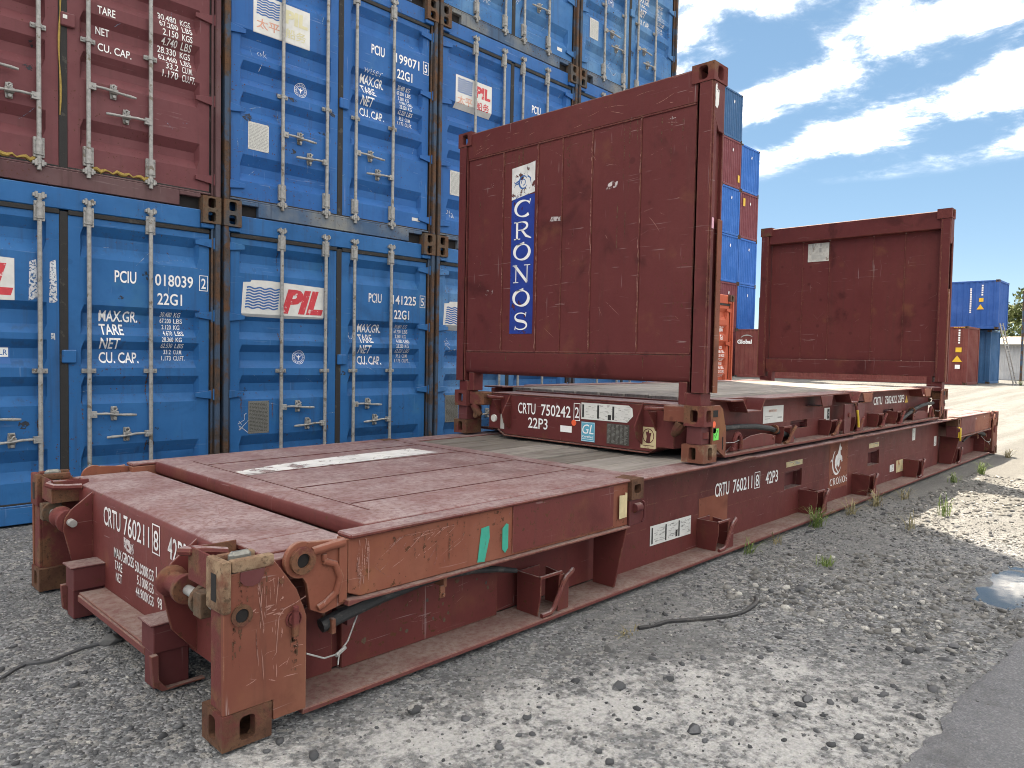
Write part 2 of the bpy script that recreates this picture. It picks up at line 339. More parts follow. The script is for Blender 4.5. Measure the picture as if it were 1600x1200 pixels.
def put(name, me, mat, parent=None, label=None, loc=None):
    if name in SPLIT:
        if me.name not in ISL: ISL[me.name] = islands(me)
        if len(ISL[me.name]) > 1:
            for m2 in ISL[me.name][1:]: put0(name, m2, mat, parent, label, loc)
            return put0(name, ISL[me.name][0], mat, parent, label, loc)
    return put0(name, me, mat, parent, label, loc)
def put0(name, me, mat, parent=None, label=None, loc=None):
    o = bpy.data.objects.new(name, me); COL.objects.link(o)
    o.material_slots[0].link = 'OBJECT'; o.material_slots[0].material = MT[mat] if isinstance(mat, str) else mat
    if parent: o.parent = parent
    if label: o['label'] = label
    if loc: o.location = loc
    return o
def empty(name, loc, rz=0.0, label='', cat='', group=None):
    o = bpy.data.objects.new(name, None); COL.objects.link(o); o.location = loc; o.rotation_euler = (0, 0, rz); o.empty_display_size = .1
    o['label'] = label; o['category'] = cat
    if group: o['group'] = group
    return o
def tag(o, label, cat, group=None, kind=None):
    if label: o['label'] = label
    if cat: o['category'] = cat
    if group: o['group'] = group
    if kind: o['kind'] = kind
    return o
CACHE = {}
def geo(key, fn):
    if key not in CACHE: CACHE[key] = fn()
    return CACHE[key]

# flat frames on faces of things: (s, t) -> 3D
class Fr:
    def __init__(s, O, u, v): s.O, s.u, s.v = Vector(O), Vector(u), Vector(v); s.n = s.u.cross(s.v)
    def p(s, a, b, d=0.0): return s.O+s.u*a+s.v*b+s.n*d
def side_fr(y): return Fr((0, y, 0), (1, 0, 0), (0, 0, 1))              # faces -y, s = x, t = z
def end_fr(x): return Fr((x, 0, 0), (0, -1, 0), (0, 0, 1))              # faces -x, s = -y, t = z
def top_fr(z): return Fr((0, 0, z), (1, 0, 0), (0, 1, 0))

_T = {}
def text2d(txt, bold=0.0, shear=0.0):
    """outline of a line of text as (verts, faces), lower left of capitals at 0,0, cap height 1"""
    k = (txt, bold, shear)
    if k in _T: return _T[k]
    cu = bpy.data.curves.new('t', 'FONT'); cu.body = txt; cu.size = 1; cu.offset = bold; cu.shear = shear; cu.resolution_u = 3
    ob = bpy.data.objects.new('t', cu); COL.objects.link(ob)
    dg = bpy.context.evaluated_depsgraph_get(); ev = ob.evaluated_get(dg); me = ev.to_mesh()
    vs = [(v.co.x, v.co.y) for v in me.vertices]; fs = [tuple(p.vertices) for p in me.polygons]
    ev.to_mesh_clear(); bpy.data.objects.remove(ob); bpy.data.curves.remove(cu)
    _T[k] = (vs, fs); return _T[k]
class Flat:
    """collects flat marks (text, bars, strokes) in one frame"""
    def __init__(s): s.v = []; s.f = []; s.subs = []; s.boxes = []
    def add(s, vs, fs): n = len(s.v); s.v += vs; s.f += [tuple(i+n for i in f) for f in fs]; return s
    def text(s, txt, x, y, h, w=None, bold=.02, shear=0.0, align='l', cap=.73):
        vs, fs = text2d(txt, bold, shear)
        if not vs: return s
        x0 = min(p[0] for p in vs); x1 = max(p[0] for p in vs)
        ky = h/cap; kx = ky if w is None else w/(x1-x0); tw = (x1-x0)*kx
        ox = x-{'l': 0, 'r': tw, 'c': tw/2}[align]
        vv = [(ox+(p[0]-x0)*kx, y+p[1]*ky) for p in vs]; q = Flat(); q.add(vv, fs); s.subs.append(q)
        return s.add(vv, fs)
    def rect(s, x0, y0, x1, y1): return s.add([(x0, y0), (x1, y0), (x1, y1), (x0, y1)], [(0, 1, 2, 3)])
    def frame(s, x0, y0, x1, y1, t):
        q = s
        for k in range(2):
            q.rect(x0, y0, x1, y0+t).rect(x0, y1-t, x1, y1).rect(x0, y0+t, x0+t, y1-t).rect(x1-t, y0+t, x1, y1-t)
            if k == 0: q = Flat(); s.boxes.append(q)
        return s
    def stroke(s, pts, ws):
        ws = ws if isinstance(ws, (list, tuple)) else [ws]*len(pts); vs = []
        for i, p in enumerate(pts):
            a = pts[max(i-1, 0)]; b = pts[min(i+1, len(pts)-1)]
            d = math.hypot(b[0]-a[0], b[1]-a[1]) or 1; nx, ny = -(b[1]-a[1])/d, (b[0]-a[0])/d
            vs += [(p[0]+nx*ws[i]/2, p[1]+ny*ws[i]/2), (p[0]-nx*ws[i]/2, p[1]-ny*ws[i]/2)]
        return s.add(vs, [(2*i, 2*i+1, 2*i+3, 2*i+2) for i in range(len(pts)-1)])
    def poly(s, pts): return s.add(list(pts), [tuple(range(len(pts)))])
    def disc(s, x, y, r, n=20, r2=None): return s.poly([(x+r*math.cos(2*math.pi*k/n), y+(r2 or r)*math.sin(2*math.pi*k/n)) for k in range(n)])
    def mesh(s, name, fr, off=.003, prof=None):
        """to a mesh on frame fr; prof = (breaks, function t -> depth) lets it follow a corrugated panel"""
        bm = bmesh.new(); vs = [bm.verts.new((p[0], p[1], 0)) for p in s.v]
        for f in s.f:
            try: bm.faces.new([vs[i] for i in f])
            except ValueError: pass
        if prof:
            for z in prof[0]:
                bmesh.ops.bisect_plane(bm, geom=bm.verts[:]+bm.edges[:]+bm.faces[:], plane_co=(0, z, 0), plane_no=(0, 1, 0))
        for v in bm.verts:
            d = off-(prof[1](v.co.y) if prof else 0); v.co = fr.p(v.co.x, v.co.y, d)
        for f in bm.faces:
            f.normal_update()
            if f.normal.dot(fr.n) < -.2: f.normal_flip()
        me = bpy.data.meshes.new(name); bm.to_mesh(me); bm.free(); me.materials.append(None); return me
def mark(parent, name, flat, fr, mat, off=.003, prof=None, label=None):
    if name == 'lettering' and len(flat.subs) > 1:                     # each word or number is a part of its own
        rest = Flat(); nv = {id(q) for q in flat.subs}
        for q in flat.subs: o = put(name, q.mesh(name, fr, off, prof), mat, parent, label)
        if flat.boxes:
            for b in flat.boxes: put('lettering_box', b.mesh('lettering_box', fr, off, prof), mat, parent)
        return o
    return put(name, flat.mesh(name, fr, off, prof), mat, parent, label)

# serif capitals drawn with thick and thin strokes (unit cap height)
def arc(cx, cy, rx, ry, a0, a1, n=18): return [(cx+rx*math.cos(R(a0+(a1-a0)*i/n)), cy+ry*math.sin(R(a0+(a1-a0)*i/n))) for i in range(n+1)]
def thick(pts, cx, lo, hi, tilt=.35):
    return [lo+(hi-lo)*abs(math.cos(math.atan2(p[1]-.5, p[0]-cx)+tilt))**1.4 for p in pts]
def serif_glyph(F, ch, x, y, w, h):
    T = lambda ps: [(x+p[0]*w, y+p[1]*h) for p in ps]; k = h
    if ch == 'O':
        a = arc(.5, .5, .40, .43, 100, 455, 30); F.stroke(T(a), [q*k for q in thick(a, .5, .07, .22)])
        F.stroke(T([(.22, .90), (.62, 1.02)]), [.05*k, .09*k])
    elif ch == 'C':
        a = arc(.54, .5, .42, .44, 42, 312, 24); F.stroke(T(a), [q*k for q in thick(a, .54, .07, .22)])
        F.stroke(T([(.90, 1.0), (.86, .70)]), [.08*k, .03*k])
    elif ch == 'R':
        F.stroke(T([(.22, 0), (.22, 1)]), .16*k); F.stroke(T([(.06, .975), (.5, .975)]), .05*k); F.stroke(T([(.06, .025), (.40, .025)]), .05*k)
        a = arc(.46, .75, .30, .225, 90, -90, 14); F.stroke(T(a), [.05*k+.11*k*max(0, math.cos(R(90-180*i/14))) for i in range(15)])
        F.stroke(T([(.24, .525), (.46, .525)]), .05*k); F.stroke(T([(.48, .52), (.70, .18), (.98, .02)]), [.14*k, .15*k, .06*k])
    elif ch == 'N':
        F.stroke(T([(.20, 0), (.20, .98)]), .06*k); F.stroke(T([(.14, .98), (.80, .02)]), .17*k); F.stroke(T([(.80, 0), (.80, 1)]), .06*k)
        F.stroke(T([(.02, .98), (.26, .98)]), .045*k); F.stroke(T([(.06, .02), (.34, .02)]), .045*k); F.stroke(T([(.64, .98), (.96, .98)]), .045*k)
    elif ch == 'S':
        a = arc(.50, .735, .30, .225, 35, 250, 14)+arc(.50, .265, .32, .235, 75, -150, 16)
        F.stroke(T(a), [k*(.055+.11*math.exp(-((i-15)/7)**2)) for i in range(len(a))])
        F.stroke(T([(.78, 1.0), (.76, .76)]), [.07*k, .03*k]); F.stroke(T([(.20, 0), (.22, .24)]), [.07*k, .03*k])
def horse(F, x, y, s):
    T = lambda ps: [(x+p[0]*s, y+p[1]*s) for p in ps]
    body = [(.30,.20),(.26,.42),(.34,.60),(.48,.66),(.58,.80),(.66,1.0),(.72,.90),(.84,.84),(.80,.76),(.72,.76),(.74,.62),(.88,.56),(.92,.40),(.86,.36),(.80,.46),(.70,.44),(.66,.28),(.56,.22),(.46,.34),(.40,.22)]
    F.poly(T(body)); a = arc(.45, .42, .38, .40, 120, 330, 18); F.stroke(T(a), [s*(.03+.05*math.sin(math.pi*i/18)) for i in range(19)])
    F.stroke(T([(.07, .45), (-.05, .50), (-.12, .44)]), [.09*s, .05*s, .02*s]); F.stroke(T([(.40, .2), (.56, .06), (.74, .10)]), [.06*s, .05*s, .02*s])

# ------------------------------------------------------------------ containers
W20, H20, L20 = 2.438, 2.591, 6.058
REC = {'a': [(2.33,2.25,2.17,2.07),(1.70,1.635,1.53,1.46),(1.412,1.344,1.264,1.195),(1.126,1.051,.977,.902),(.566,.471,.40,.32)],
       'b': [(2.33,2.26,2.19,2.11),(2.02,1.95,1.88,1.80),(1.71,1.64,1.57,1.49),(1.40,1.33,1.26,1.18),(1.09,1.02,.95,.87),(.566,.49,.42,.34)]}
DY, DD = .060, .054
def prof_of(kind):
    rs = REC[kind]; br = sorted(z for r in rs for z in r)
    def f(z):
        for a, b, c, d in rs:
            if d <= z <= a:
                if z > b: return DD*(a-z)/(a-b)
                if z < c: return DD*(z-d)/(c-d)
                return DD
        return 0.0
    return br, f
def casting_mb(dx, dy, dz, faces=('-x', '-y'), hole=(.032, .042)):
    """corner casting with its outer corner at 0,0,0; box to +dx,+dy,+dz; holes in the given outer faces"""
    m = MB(); d = .04
    if '-x' in faces: m.holed((0, dy, 0), (0, -1, 0), (0, 0, 1), dy, dz, dy*.5, dz*.5, hole[0], hole[1], d)
    else: m.add([(0,dy,0),(0,0,0),(0,0,dz),(0,dy,dz)], [(0,1,2,3)])
    if '-y' in faces: m.holed((0, 0, 0), (1, 0, 0), (0, 0, 1), dx, dz, dx*.5, dz*.5, hole[0]*1.1, hole[1], d)
    else: m.add([(0,0,0),(dx,0,0),(dx,0,dz),(0,0,dz)], [(0,1,2,3)])
    m.add([(dx,0,0),(dx,dy,0),(dx,dy,dz),(dx,0,dz)], [(0,1,2,3)]); m.add([(dx,dy,0),(0,dy,0),(0,dy,dz),(dx,dy,dz)], [(0,1,2,3)])
    m.add([(0,0,0),(0,dy,0),(dx,dy,0),(dx,0,0)], [(0,1,2,3)]); m.add([(0,0,dz),(dx,0,dz),(dx,dy,dz),(0,dy,dz)], [(0,1,2,3)])
    return m
def castings(parent, X, Y, Z, mat, dx=.162, dy=.178, dz=.118):
    for ix in (0, 1):
        for iy in (0, 1):
            for iz in (0, 1):
                def mk(ix=ix, iy=iy):
                    m = casting_mb(dx, dy, dz)
                    return m.map(lambda p: Vector(((dx-p.x) if ix else p.x, (dy-p.y) if iy else p.y, p.z))).mesh('corner_casting', smooth=0, recalc=False)
                me = geo(('cast', ix, iy, dx, dy, dz), mk)
                put('corner_casting', me, mat, parent, loc=(X-dx if ix else 0, Y-dy if iy else 0, Z-dz if iz else 0))
def corr_sheet(L, z0, z1, fn, pitch=.278, depth=.036, inset=0.0):
    """vertical corrugation along L; fn(s, depth, z) -> point"""
    n = max(1, round(L/pitch)); p = L/n; pts = []
    for i in range(n):
        a = i*p; pts += [(a, 0), (a+p*.26, 0), (a+p*.5, depth), (a+p*.76, depth)]
    pts.append((L, 0)); m = MB(); vs = []
    for s, d in pts: vs += [fn(s, d, z0), fn(s, d, z1)]
    return m.add(vs, [(2*i, 2*i+2, 2*i+3, 2*i+1) for i in range(len(pts)-1)])

def door_mesh(x0, x1, kind):
    rs = REC[kind]; zs = [.165]+sorted(z for r in rs for z in r)+[2.385]; _, f = prof_of(kind)
    xs = [x0, x0+.085, x0+.112, x1-.112, x1-.085, x1]; mk = [0, 0, 1, 1, 0, 0]; m = MB(); nx = len(xs)
    m.add([(x, DY+f(z)*k, z) for z in zs for x, k in zip(xs, mk)], [(j*nx+i, j*nx+i+1, (j+1)*nx+i+1, (j+1)*nx+i) for j in range(len(zs)-1) for i in range(nx-1)])
    t = .05
    for (a, b) in (((x0, zs[0]), (x1, zs[0])), ((x1, zs[0]), (x1, zs[-1])), ((x1, zs[-1]), (x0, zs[-1])), ((x0, zs[-1]), (x0, zs[0]))):
        m.add([(a[0], DY, a[1]), (b[0], DY, b[1]), (b[0], DY+t, b[1]), (a[0], DY+t, a[1])], [(0, 3, 2, 1)])
    return m.mesh('door', smooth=0, recalc=False)
def rod_mesh():
    m = MB(); m.cyl((0, 0, .10), (0, 0, 2.50), .0165, 12); return m.mesh('locking_rod')
def keeper_mesh(z, up):
    m = MB(); s = 1 if up else -1
    m.box(-.036, .036, .0, .030, z-.075, z+.075)                       # bearing housing plate
    m.tube([(0, 0, z-.06), (0, 0, z+.06)], .025, 12)
    for a in (-.028, .028):
        for b in (-.05, .05): m.cyl((a, -.008, z+b), (a, .002, z+b), .007, 6)
    m.tube([(0, 0, z+s*.085), (0, 0, z+s*.125)], .021, 10)              # cam head in its keeper
    m.box(-.045, .045, -.012, .028, z+s*.118-.013, z+s*.118+.013); m.box(-.030, -.014, -.02, .028, z+s*.118-.024, z+s*.118+.024)
    m.box(.014, .030, -.02, .028, z+s*.118-.024, z+s*.118+.024)
    return m.mesh('cam_keeper', .002)
def bracket_mesh(z):
    m = MB(); m.tube([(0, 0, z-.016), (0, 0, z+.016)], .023, 10); m.box(-.052, .052, .008, .024, z-.018, z+.018)
    for a in (-.04, .04): m.cyl((a, 0, z), (a, .012, z), .008, 6)
    return m.mesh('rod_bracket', .002)
def handle_mesh(z, d):
    m = MB(); m.box(-.004 if d > 0 else -.05, .05 if d > 0 else .004, -.020, .016, z-.026, z+.026)     # hub clamp
    m.cyl((d*.03, -.026, z), (d*.03, -.016, z), .011, 8)
    m.tube([(d*.045, -.012, z+.004), (d*.12, -.016, z+.004), (d*.20, -.022, z-.006), (d*.30, -.020, z-.012), (d*.345, -.020, z-.014)], [.010, .011, .009, .013, .009], 8)
    return m.mesh('handle', .0015)
def retainer_mesh(z, d):
    m = MB(); x = d*.185
    m.prism([(x-.022, z-.055), (x+.022, z-.055), (x+.027, z), (x+.022, z+.06), (x-.022, z+.06), (x-.027, z)], 'y', .018, .030)
    m.ring((x, -.002, z+.038), 'y', .010, .022, .016, 12); m.box(x-.03, x+.03, -.006, .016, z-.016, z+.020)
    m.tube([(x-.014, -.028, z+.005), (x-.004, -.032, z+.028), (x+.012, -.028, z+.040)], .007, 6)
    m.cyl((x, -.008, z-.038), (x, .022, z-.038), .014, 8)
    return m.mesh('handle_retainer', .002)
def hinge_mesh(z, side):
    s = 1 if side else -1; xp = (W20-.052) if side else .052; m = MB()
    a = xp; b = xp-s*.16
    m.prism([(a, z-.04), (b, z-.018), (b, z+.018), (a, z+.04)], 'y', .036, DY-.002)
    m.cyl((xp+s*.012, .040, z-.05), (xp+s*.012, .040, z+.05), .016, 10)
    return m.mesh('hinge', .002)
def wall_container(loc, rz, label, paintm, sillm, kind='a', handles=True, body='plain', group='shipping containers stacked in the wall', castm='cast', postm='post'):
    c = empty('shipping_container', loc, rz, label, 'container', group)
    def bodym():
        m = MB()
        for ix, x in ((0, .02), (1, W20-.02)):
            sg = 1 if ix == 0 else -1
            sh = corr_sheet(L20-.24, .14, 2.50, lambda s, d, z: (x+sg*d, .12+s, z)); m.add(sh.v, sh.f)
            m.box(x-.02 if ix == 0 else x-.05, x+.05 if ix == 0 else x+.02, .16, L20-.16, .01, .14); m.box(x-.02 if ix == 0 else x-.04, x+.04 if ix == 0 else x+.02, .16, L20-.16, 2.50, 2.58)
        m.box(.06, W20-.06, .05, L20-.02, 2.555, 2.575); m.box(.06, W20-.06, .13, .15, .05, 2.54); m.box(.04, W20-.04, L20-.06, L20-.03, .1, 2.54); m.box(.06, W20-.06, .13, L20-.05, .10, .13)
        return m.mesh('body', smooth=0)
    put('body', geo('cbody', bodym), paintm, c)
    castings(c, W20, L20, H20, castm)
    def postf(side):
        m = MB(); x0 = 0 if side == 0 else W20-.050
        m.box(x0+.004, x0+.046, .004, .12, .118, H20-.118)
        xi = .062 if side == 0 else W20-.062; m.tube([(xi, .045, .13), (xi, .045, H20-.13)], .013, 8)
        return m.mesh('corner_post', .004)
    for sd in (0, 1): put('corner_post', geo(('cpost', sd), lambda sd=sd: postf(sd)), postm, c)
    def headm():
        m = MB(); m.box(.163, W20-.163, .046, .12, 2.425, H20-.004); m.box(.05, .1625, .02, .12, 2.43, 2.47); m.box(W20-.1625, W20-.05, .02, .12, 2.43, 2.47); return m.mesh('header', .006)
    put('header', geo('chead', headm), paintm, c)
    def sillmf():
        m = MB(); m.box(.345, W20-.345, .044, .12, .006, .135); m.box(.163, .3448, .044, .12, .100, .135); m.box(W20-.3448, W20-.163, .044, .12, .100, .135)
        m.box(.06, W20-.06, .046, .12, .136, .152); return m.mesh('sill', .004)
    put('sill', geo('csill', sillmf), sillm, c)
    pk = geo('cpk', lambda: MB().box(.165, .343, .09, .125, .006, .0995).box(W20-.343, W20-.165, .09, .125, .006, .0995).mesh('sill_pocket', smooth=0))
    put('sill_pocket', pk, 'hole_shade', c)
    for sd, (x0, x1) in enumerate(((.085, 1.188), (1.250, W20-.085))):
        dr = put('door', geo(('cdoor', sd, kind), lambda: door_mesh(x0, x1, kind)), paintm, c)
        for z in (2.30, 1.66, .956, .27):
            put('hinge', geo(('chinge', sd, z), lambda: hinge_mesh(z, sd)), paintm, dr)
        def gk():
            m = MB(); xa, xb = (.068, .0848) if sd == 0 else (W20-.0848, W20-.068)
            m.box(xa, xb, DY+.004, DY+.04, .152, 2.41)
            xa, xb = (.085, 1.188) if sd == 0 else (1.250, W20-.085)
            m.box(xa, xb, DY+.006-.02, DY+.04, 2.386, 2.422); m.box(xa, xb, DY-.010, DY+.04, .152, .1645)
            if sd == 1: m.box(1.190, 1.2485, DY-.006, DY+.04, .152, 2.41)
            return m.mesh('gasket', .003)
        put('gasket', geo(('cgask', sd), gk), 'gasket', dr)
    lb = geo('clockbox', lambda: MB().box(1.200, 1.302, .030, DY-.002, 1.23, 1.335).mesh('lock_box', .008)); put('lock_box', lb, paintm, c)
    cx = W20/2
    for i, off in enumerate((-.642, -.166, .170, .635)):
        rd = put('locking_rod', geo('crod', rod_mesh), 'galv', c, loc=(cx+off, .030, 0))
        for z in (.27, 2.385):
            put('cam_keeper', geo(('ckeep', z), lambda: keeper_mesh(z, z > 1)), 'galv', rd)
        put('rod_bracket', geo('cbrk', lambda: bracket_mesh(1.17)), 'galv', rd)
        if handles:
            d, z = (1, .82) if i in (0, 2) else (-1, .645)
            put('handle', geo(('chan', d), lambda: handle_mesh(z, d)), 'galv', rd)
            put('handle_retainer', geo(('cret', d), lambda: retainer_mesh(z, d)), 'galv', rd)
    return c
def door_text(c, kind, num, chk, wts, style='cond', mat='white', upto=8):
    br, f = prof_of(kind); fr = side_fr(DY); pr = (br, f)
    if num is not None:
        F = Flat(); F.text('PCIU', 1.583, 1.895, .100, .165, .014)
        if num: 
            F.text(num, 1.896, 1.895, .100, .318, .014); F.text(chk, 2.286, 1.897, .092, .040, .014)
            F.frame(2.268, 1.875, 2.345, 2.012, .006); F.text('22G1', 1.915, 1.735, .100, .205, .014)
        mark(c, 'lettering', F, fr, mat, .003, pr)
    if not wts: return
    F = Flat()
    for s, z, w in (('MAX.GR.', 1.575, .295), ('TARE', 1.465, .178), ('NET', 1.352, .148), ('CU. CAP.', 1.235, .30)): F.text(s, 1.478, z, .090, w, .016)
    for i, s in enumerate(wts):
        n, u = s.split(' '); z = 1.633-i*.0535; F.text(n, 2.045, z, .040, .0155*len(n), .008, align='r'); F.text(u, 2.066, z, .040, .022*len(u.replace('.', ''))+.008, .008)
    mark(c, 'lettering', F, fr, mat, .003, pr)
def red_text(c, wts):
    br, f = prof_of('b'); F = Flat()
    for s, z in (('TARE', 1.415), ('NET', 1.268), ('CU. CAP.', 1.125)): F.text(s, 1.462, z, .062, {'TARE': .13, 'NET': .10, 'CU. CAP.': .25}[s], .010)
    for i, s in enumerate(wts):
        n, u = s.split(' '); z = 1.545-i*.068; F.text(n, 2.085, z, .055, .0255*len(n), .008, align='r'); F.text(u, 2.118, z, .055, .026*len(u.replace('.', ''))+.008, .008)
    mark(c, 'lettering', F, side_fr(DY), 'white', .003, (br, f))
def waves(F, x0, y0, x1, y1, rows=8, slant=.10, amp=.12):
    n = 24; dy = (y1-y0)/rows
    for r in range(rows):
        pts = []
        for i in range(n+1):
            t = i/n; yy = y0+dy*(r+.5)+amp*dy*2.2*math.sin(t*2*math.pi*3.2); pts.append((x0+(x1-x0)*t+slant*(yy-y0), yy))
        F.stroke(pts, dy*.55)
def sticker_wide(c, x0, x1, z0, z1, kind='a'):
    pr = prof_of(kind); fr = side_fr(DY); h = z1-z0
    s = mark(c, 'logo_sticker', Flat().poly([(x0, z0), (x0+.55*(x1-x0), z0-.004), (x1, z0+.01), (x1, z1-.018), (x0+.3*(x1-x0), z1+.004), (x0+.10, z1-.002), (x0+.09, z1-.02), (x0+.02, z1-.026)]), fr, 'stk', .0025, pr, 'white sticker with blue waves and red letters')
    F = Flat(); waves(F, x0+.035, z0+.07*1, x0+.40*(x1-x0)+.02, z1-.06, 8); mark(s, 'wave_print', F, fr, 'pblue', .004, pr)
    F = Flat(); F.text('PIL', x0+.465*(x1-x0), z0+.06, h-.12, .525*(x1-x0), .050, .28); mark(s, 'letter_print', F, fr, 'pred', .004, pr)
def sticker_tall(c, x0, x1, z0, z1, red='pred', cjk='poran', mat='stk'):
    pr = prof_of('a'); fr = side_fr(DY); w = x1-x0; h = z1-z0
    s = mark(c, 'logo_sticker', Flat().rect(x0, z0, x1, z1), fr, mat, .0025, pr, 'square white sticker with waves above faded characters')
    F = Flat(); waves(F, x0+.05*w, z0+.47*h, x0+.44*w, z1-.07*h, 7, .05, .08); mark(s, 'wave_print', F, fr, 'pblue', .004, pr)
    F = Flat(); F.text('PIL', x0+.54*w, z0+.53*h, .34*h, .42*w, .05, .05); mark(s, 'letter_print', F, fr, red, .004, pr)
    F = Flat(); F.text('太平', x0+.05*w, z0+.16*h, .20*h, .40*w, .012, cap=.73); mark(s, 'character_print', F, fr, cjk, .004, pr)
    F = Flat(); F.text('船务', x0+.55*w, z0+.16*h, .20*h, .38*w, .012, cap=.73); mark(s, 'character_print', F, fr, red if red != 'pyel' else 'pyel', .004, pr)
def seal(c, x, z, r=.068):
    fr = side_fr(DY); pr = prof_of('a')
    s = mark(c, 'round_seal', Flat().disc(x, z, r, 28), fr, 'white', .0025, pr); mark(s, 'seal_disc', Flat().disc(x, z, r*.93, 28), fr, 'pblue', .0035, pr)
    F = Flat()
    for k in range(20):
        a = 2*math.pi*k/20; F.rect(x+r*.77*math.cos(a)-.003, z+r*.77*math.sin(a)-.004, x+r*.77*math.cos(a)+.003, z+r*.77*math.sin(a)+.004)
    F.poly([(x-r*.5, z+r*.3), (x-r*.1, z-r*.05), (x, z-r*.45), (x+r*.12, z-r*.05), (x+r*.5, z+r*.3), (x+r*.1, z+r*.15), (x, z+r*.4), (x-r*.1, z+r*.15)])
    F.stroke(arc(x, z, r*.62, r*.62, 0, 360, 28), r*.05); mark(s, 'seal_print', F, fr, 'white', .0045, pr)
def dataplate(c, x0, z0, x1, z1, mat, kind='a'):
    fr = side_fr(DY); p = put('data_plate', MB().box(x0, x1, DY-.004, DY-.001, z0, z1).mesh('data_plate', smooth=0), mat, c)
    F = Flat(); rng = random.Random(int(x0*1000)+int(z0*77)); z = z1-.02
    while z > z0+.02:
        x = x0+.012
        while x < x1-.02:
            w = rng.uniform(.008, .035); F.rect(x, z-.005, min(x+w, x1-.01), z); x += w+.006
        z -= .013
    mark(p, 'plate_print', F, fr, 'pgrey' if mat != 'plate' else 'plateD', .0050)
    F = Flat()
    for a in (x0+.006, x1-.006):
        for b in (z0+.006, z1-.006): F.disc(a, b, .004, 6)
    mark(p, 'rivets', F, fr, 'pblack', .0052)
def scribble(c, x, z, s, seed, txt=None):
    F = Flat(); rng = random.Random(seed)
    if txt: F.text(txt, x, z, s*.6, None, -.012, .2)
    else:
        for k in range(3):
            pts = [(x, z+k*s*.3)]; 
            for i in range(6): pts.append((pts[-1][0]+rng.uniform(-.2, .45)*s, pts[-1][1]+rng.uniform(-.35, .35)*s))
            F.stroke(pts, .005)
    mark(c, 'chalk_scribble', F, side_fr(DY), 'scrib', .0028, prof_of('a'))

def far_container(loc, L, H, mat, label, group=None, pitch=.278, rz=0.0):
    """container whose long side runs along +y, seen from far away"""
    c = empty('shipping_container', loc, rz, label, 'container', group); X = W20
    def sides(side):
        x, sg = (.015, 1) if side == 0 else (X-.015, -1); m = corr_sheet(L-.3, .15, H-.1, lambda s, d, z: (x+sg*d, .15+s, z), pitch); return m.mesh('side_wall', smooth=0)
    for sd in (0, 1): put('side_wall', geo(('fside', sd, L, H), lambda sd=sd: sides(sd)), mat, c)
    def ends(e):
        y, sg = (.03, 1) if e == 0 else (L-.03, -1); m = corr_sheet(X-.3, .15, H-.1, lambda s, d, z: (.15+s, y+sg*d, z), .24, .045); return m.mesh('end_wall', smooth=0)
    for e in (0, 1): put('end_wall', geo(('fend', e, L, H), lambda e=e: ends(e)), mat, c)
    def fr():
        m = MB()
        for x in (0, X-.15):
            for y in (0, L-.15): m.box(x+.005, x+.145, y+.005, y+.145, .118, H-.118)
        for x in (.004, X-.084): m.box(x, x+.08, .178, L-.178, .02, .15); m.box(x, x+.06, .178, L-.178, H-.10, H-.02)
        for y in (.004, L-.084): m.box(.163, X-.163, y, y+.08, .02, .15); m.box(.163, X-.163, y, y+.08, H-.11, H-.01)
        return m.mesh('frame', .006)
    put('frame', geo(('ffr', L, H), fr), mat, c)
    put('roof', geo(('froof', L, H), lambda: MB().box(.06, X-.06, .06, L-.06, H-.06, H-.03).mesh('roof', smooth=0)), mat, c)
    castings(c, X, L, H, 'cast')
    return c

# ------------------------------------------------------------------ ground
PUD = (4.36, -1.60)
def rise(x, y): 
    t = min(1, max(0, (x-15)/24)); return .36*t*t*(3-2*t)
def ground_z(x, y):
    z = rise(x, y)
    fade = 1.0 if (-5 < x < 22 and -9 < y < 12) else .3
    z += fade*(.016*mnoise.noise((x*.55, y*.55, 1))+.009*mnoise.noise((x*1.9, y*1.9, 4))+.004*mnoise.noise((x*6, y*6, 2)))-.014
    d = math.hypot((x-PUD[0])/.62, (y-PUD[1])/.36); z -= .036*math.exp(-d**2*1.1)*(1+.35*mnoise.noise((x*5, y*5, 9)))
    if y > 3.6 and x < 12.2: z = min(z, -.004)
    m = max(0.0, min(1.0, min((x+.2)/.3, (12.4-x)/.3, (y+.05)/.2, (2.6-y)/.2))); z = z*(1-m)+min(z, -.008)*m
    if y < -1.5 and x < 3.5: z = z*.25-.006
    return z
xs = np.concatenate([[-400,-150,-60,-25,-12], np.arange(-6, 12, .09), np.arange(12, 24, .35), [26,29,32,36,40,45,52,60,75,100,150,250,500,1200]])
ys = np.concatenate([[-600,-200,-80,-40,-20,-12,-8], np.arange(-6, 4.2, .09), np.arange(4.4, 14, .5), [16,20,26,34,45,60,90,150,300,800]])
gv = [(float(x), float(y), ground_z(float(x), float(y))) for y in ys for x in xs]; nx = len(xs)
gf = [(j*nx+i, j*nx+i+1, (j+1)*nx+i+1, (j+1)*nx+i) for j in range(len(ys)-1) for i in range(nx-1)]
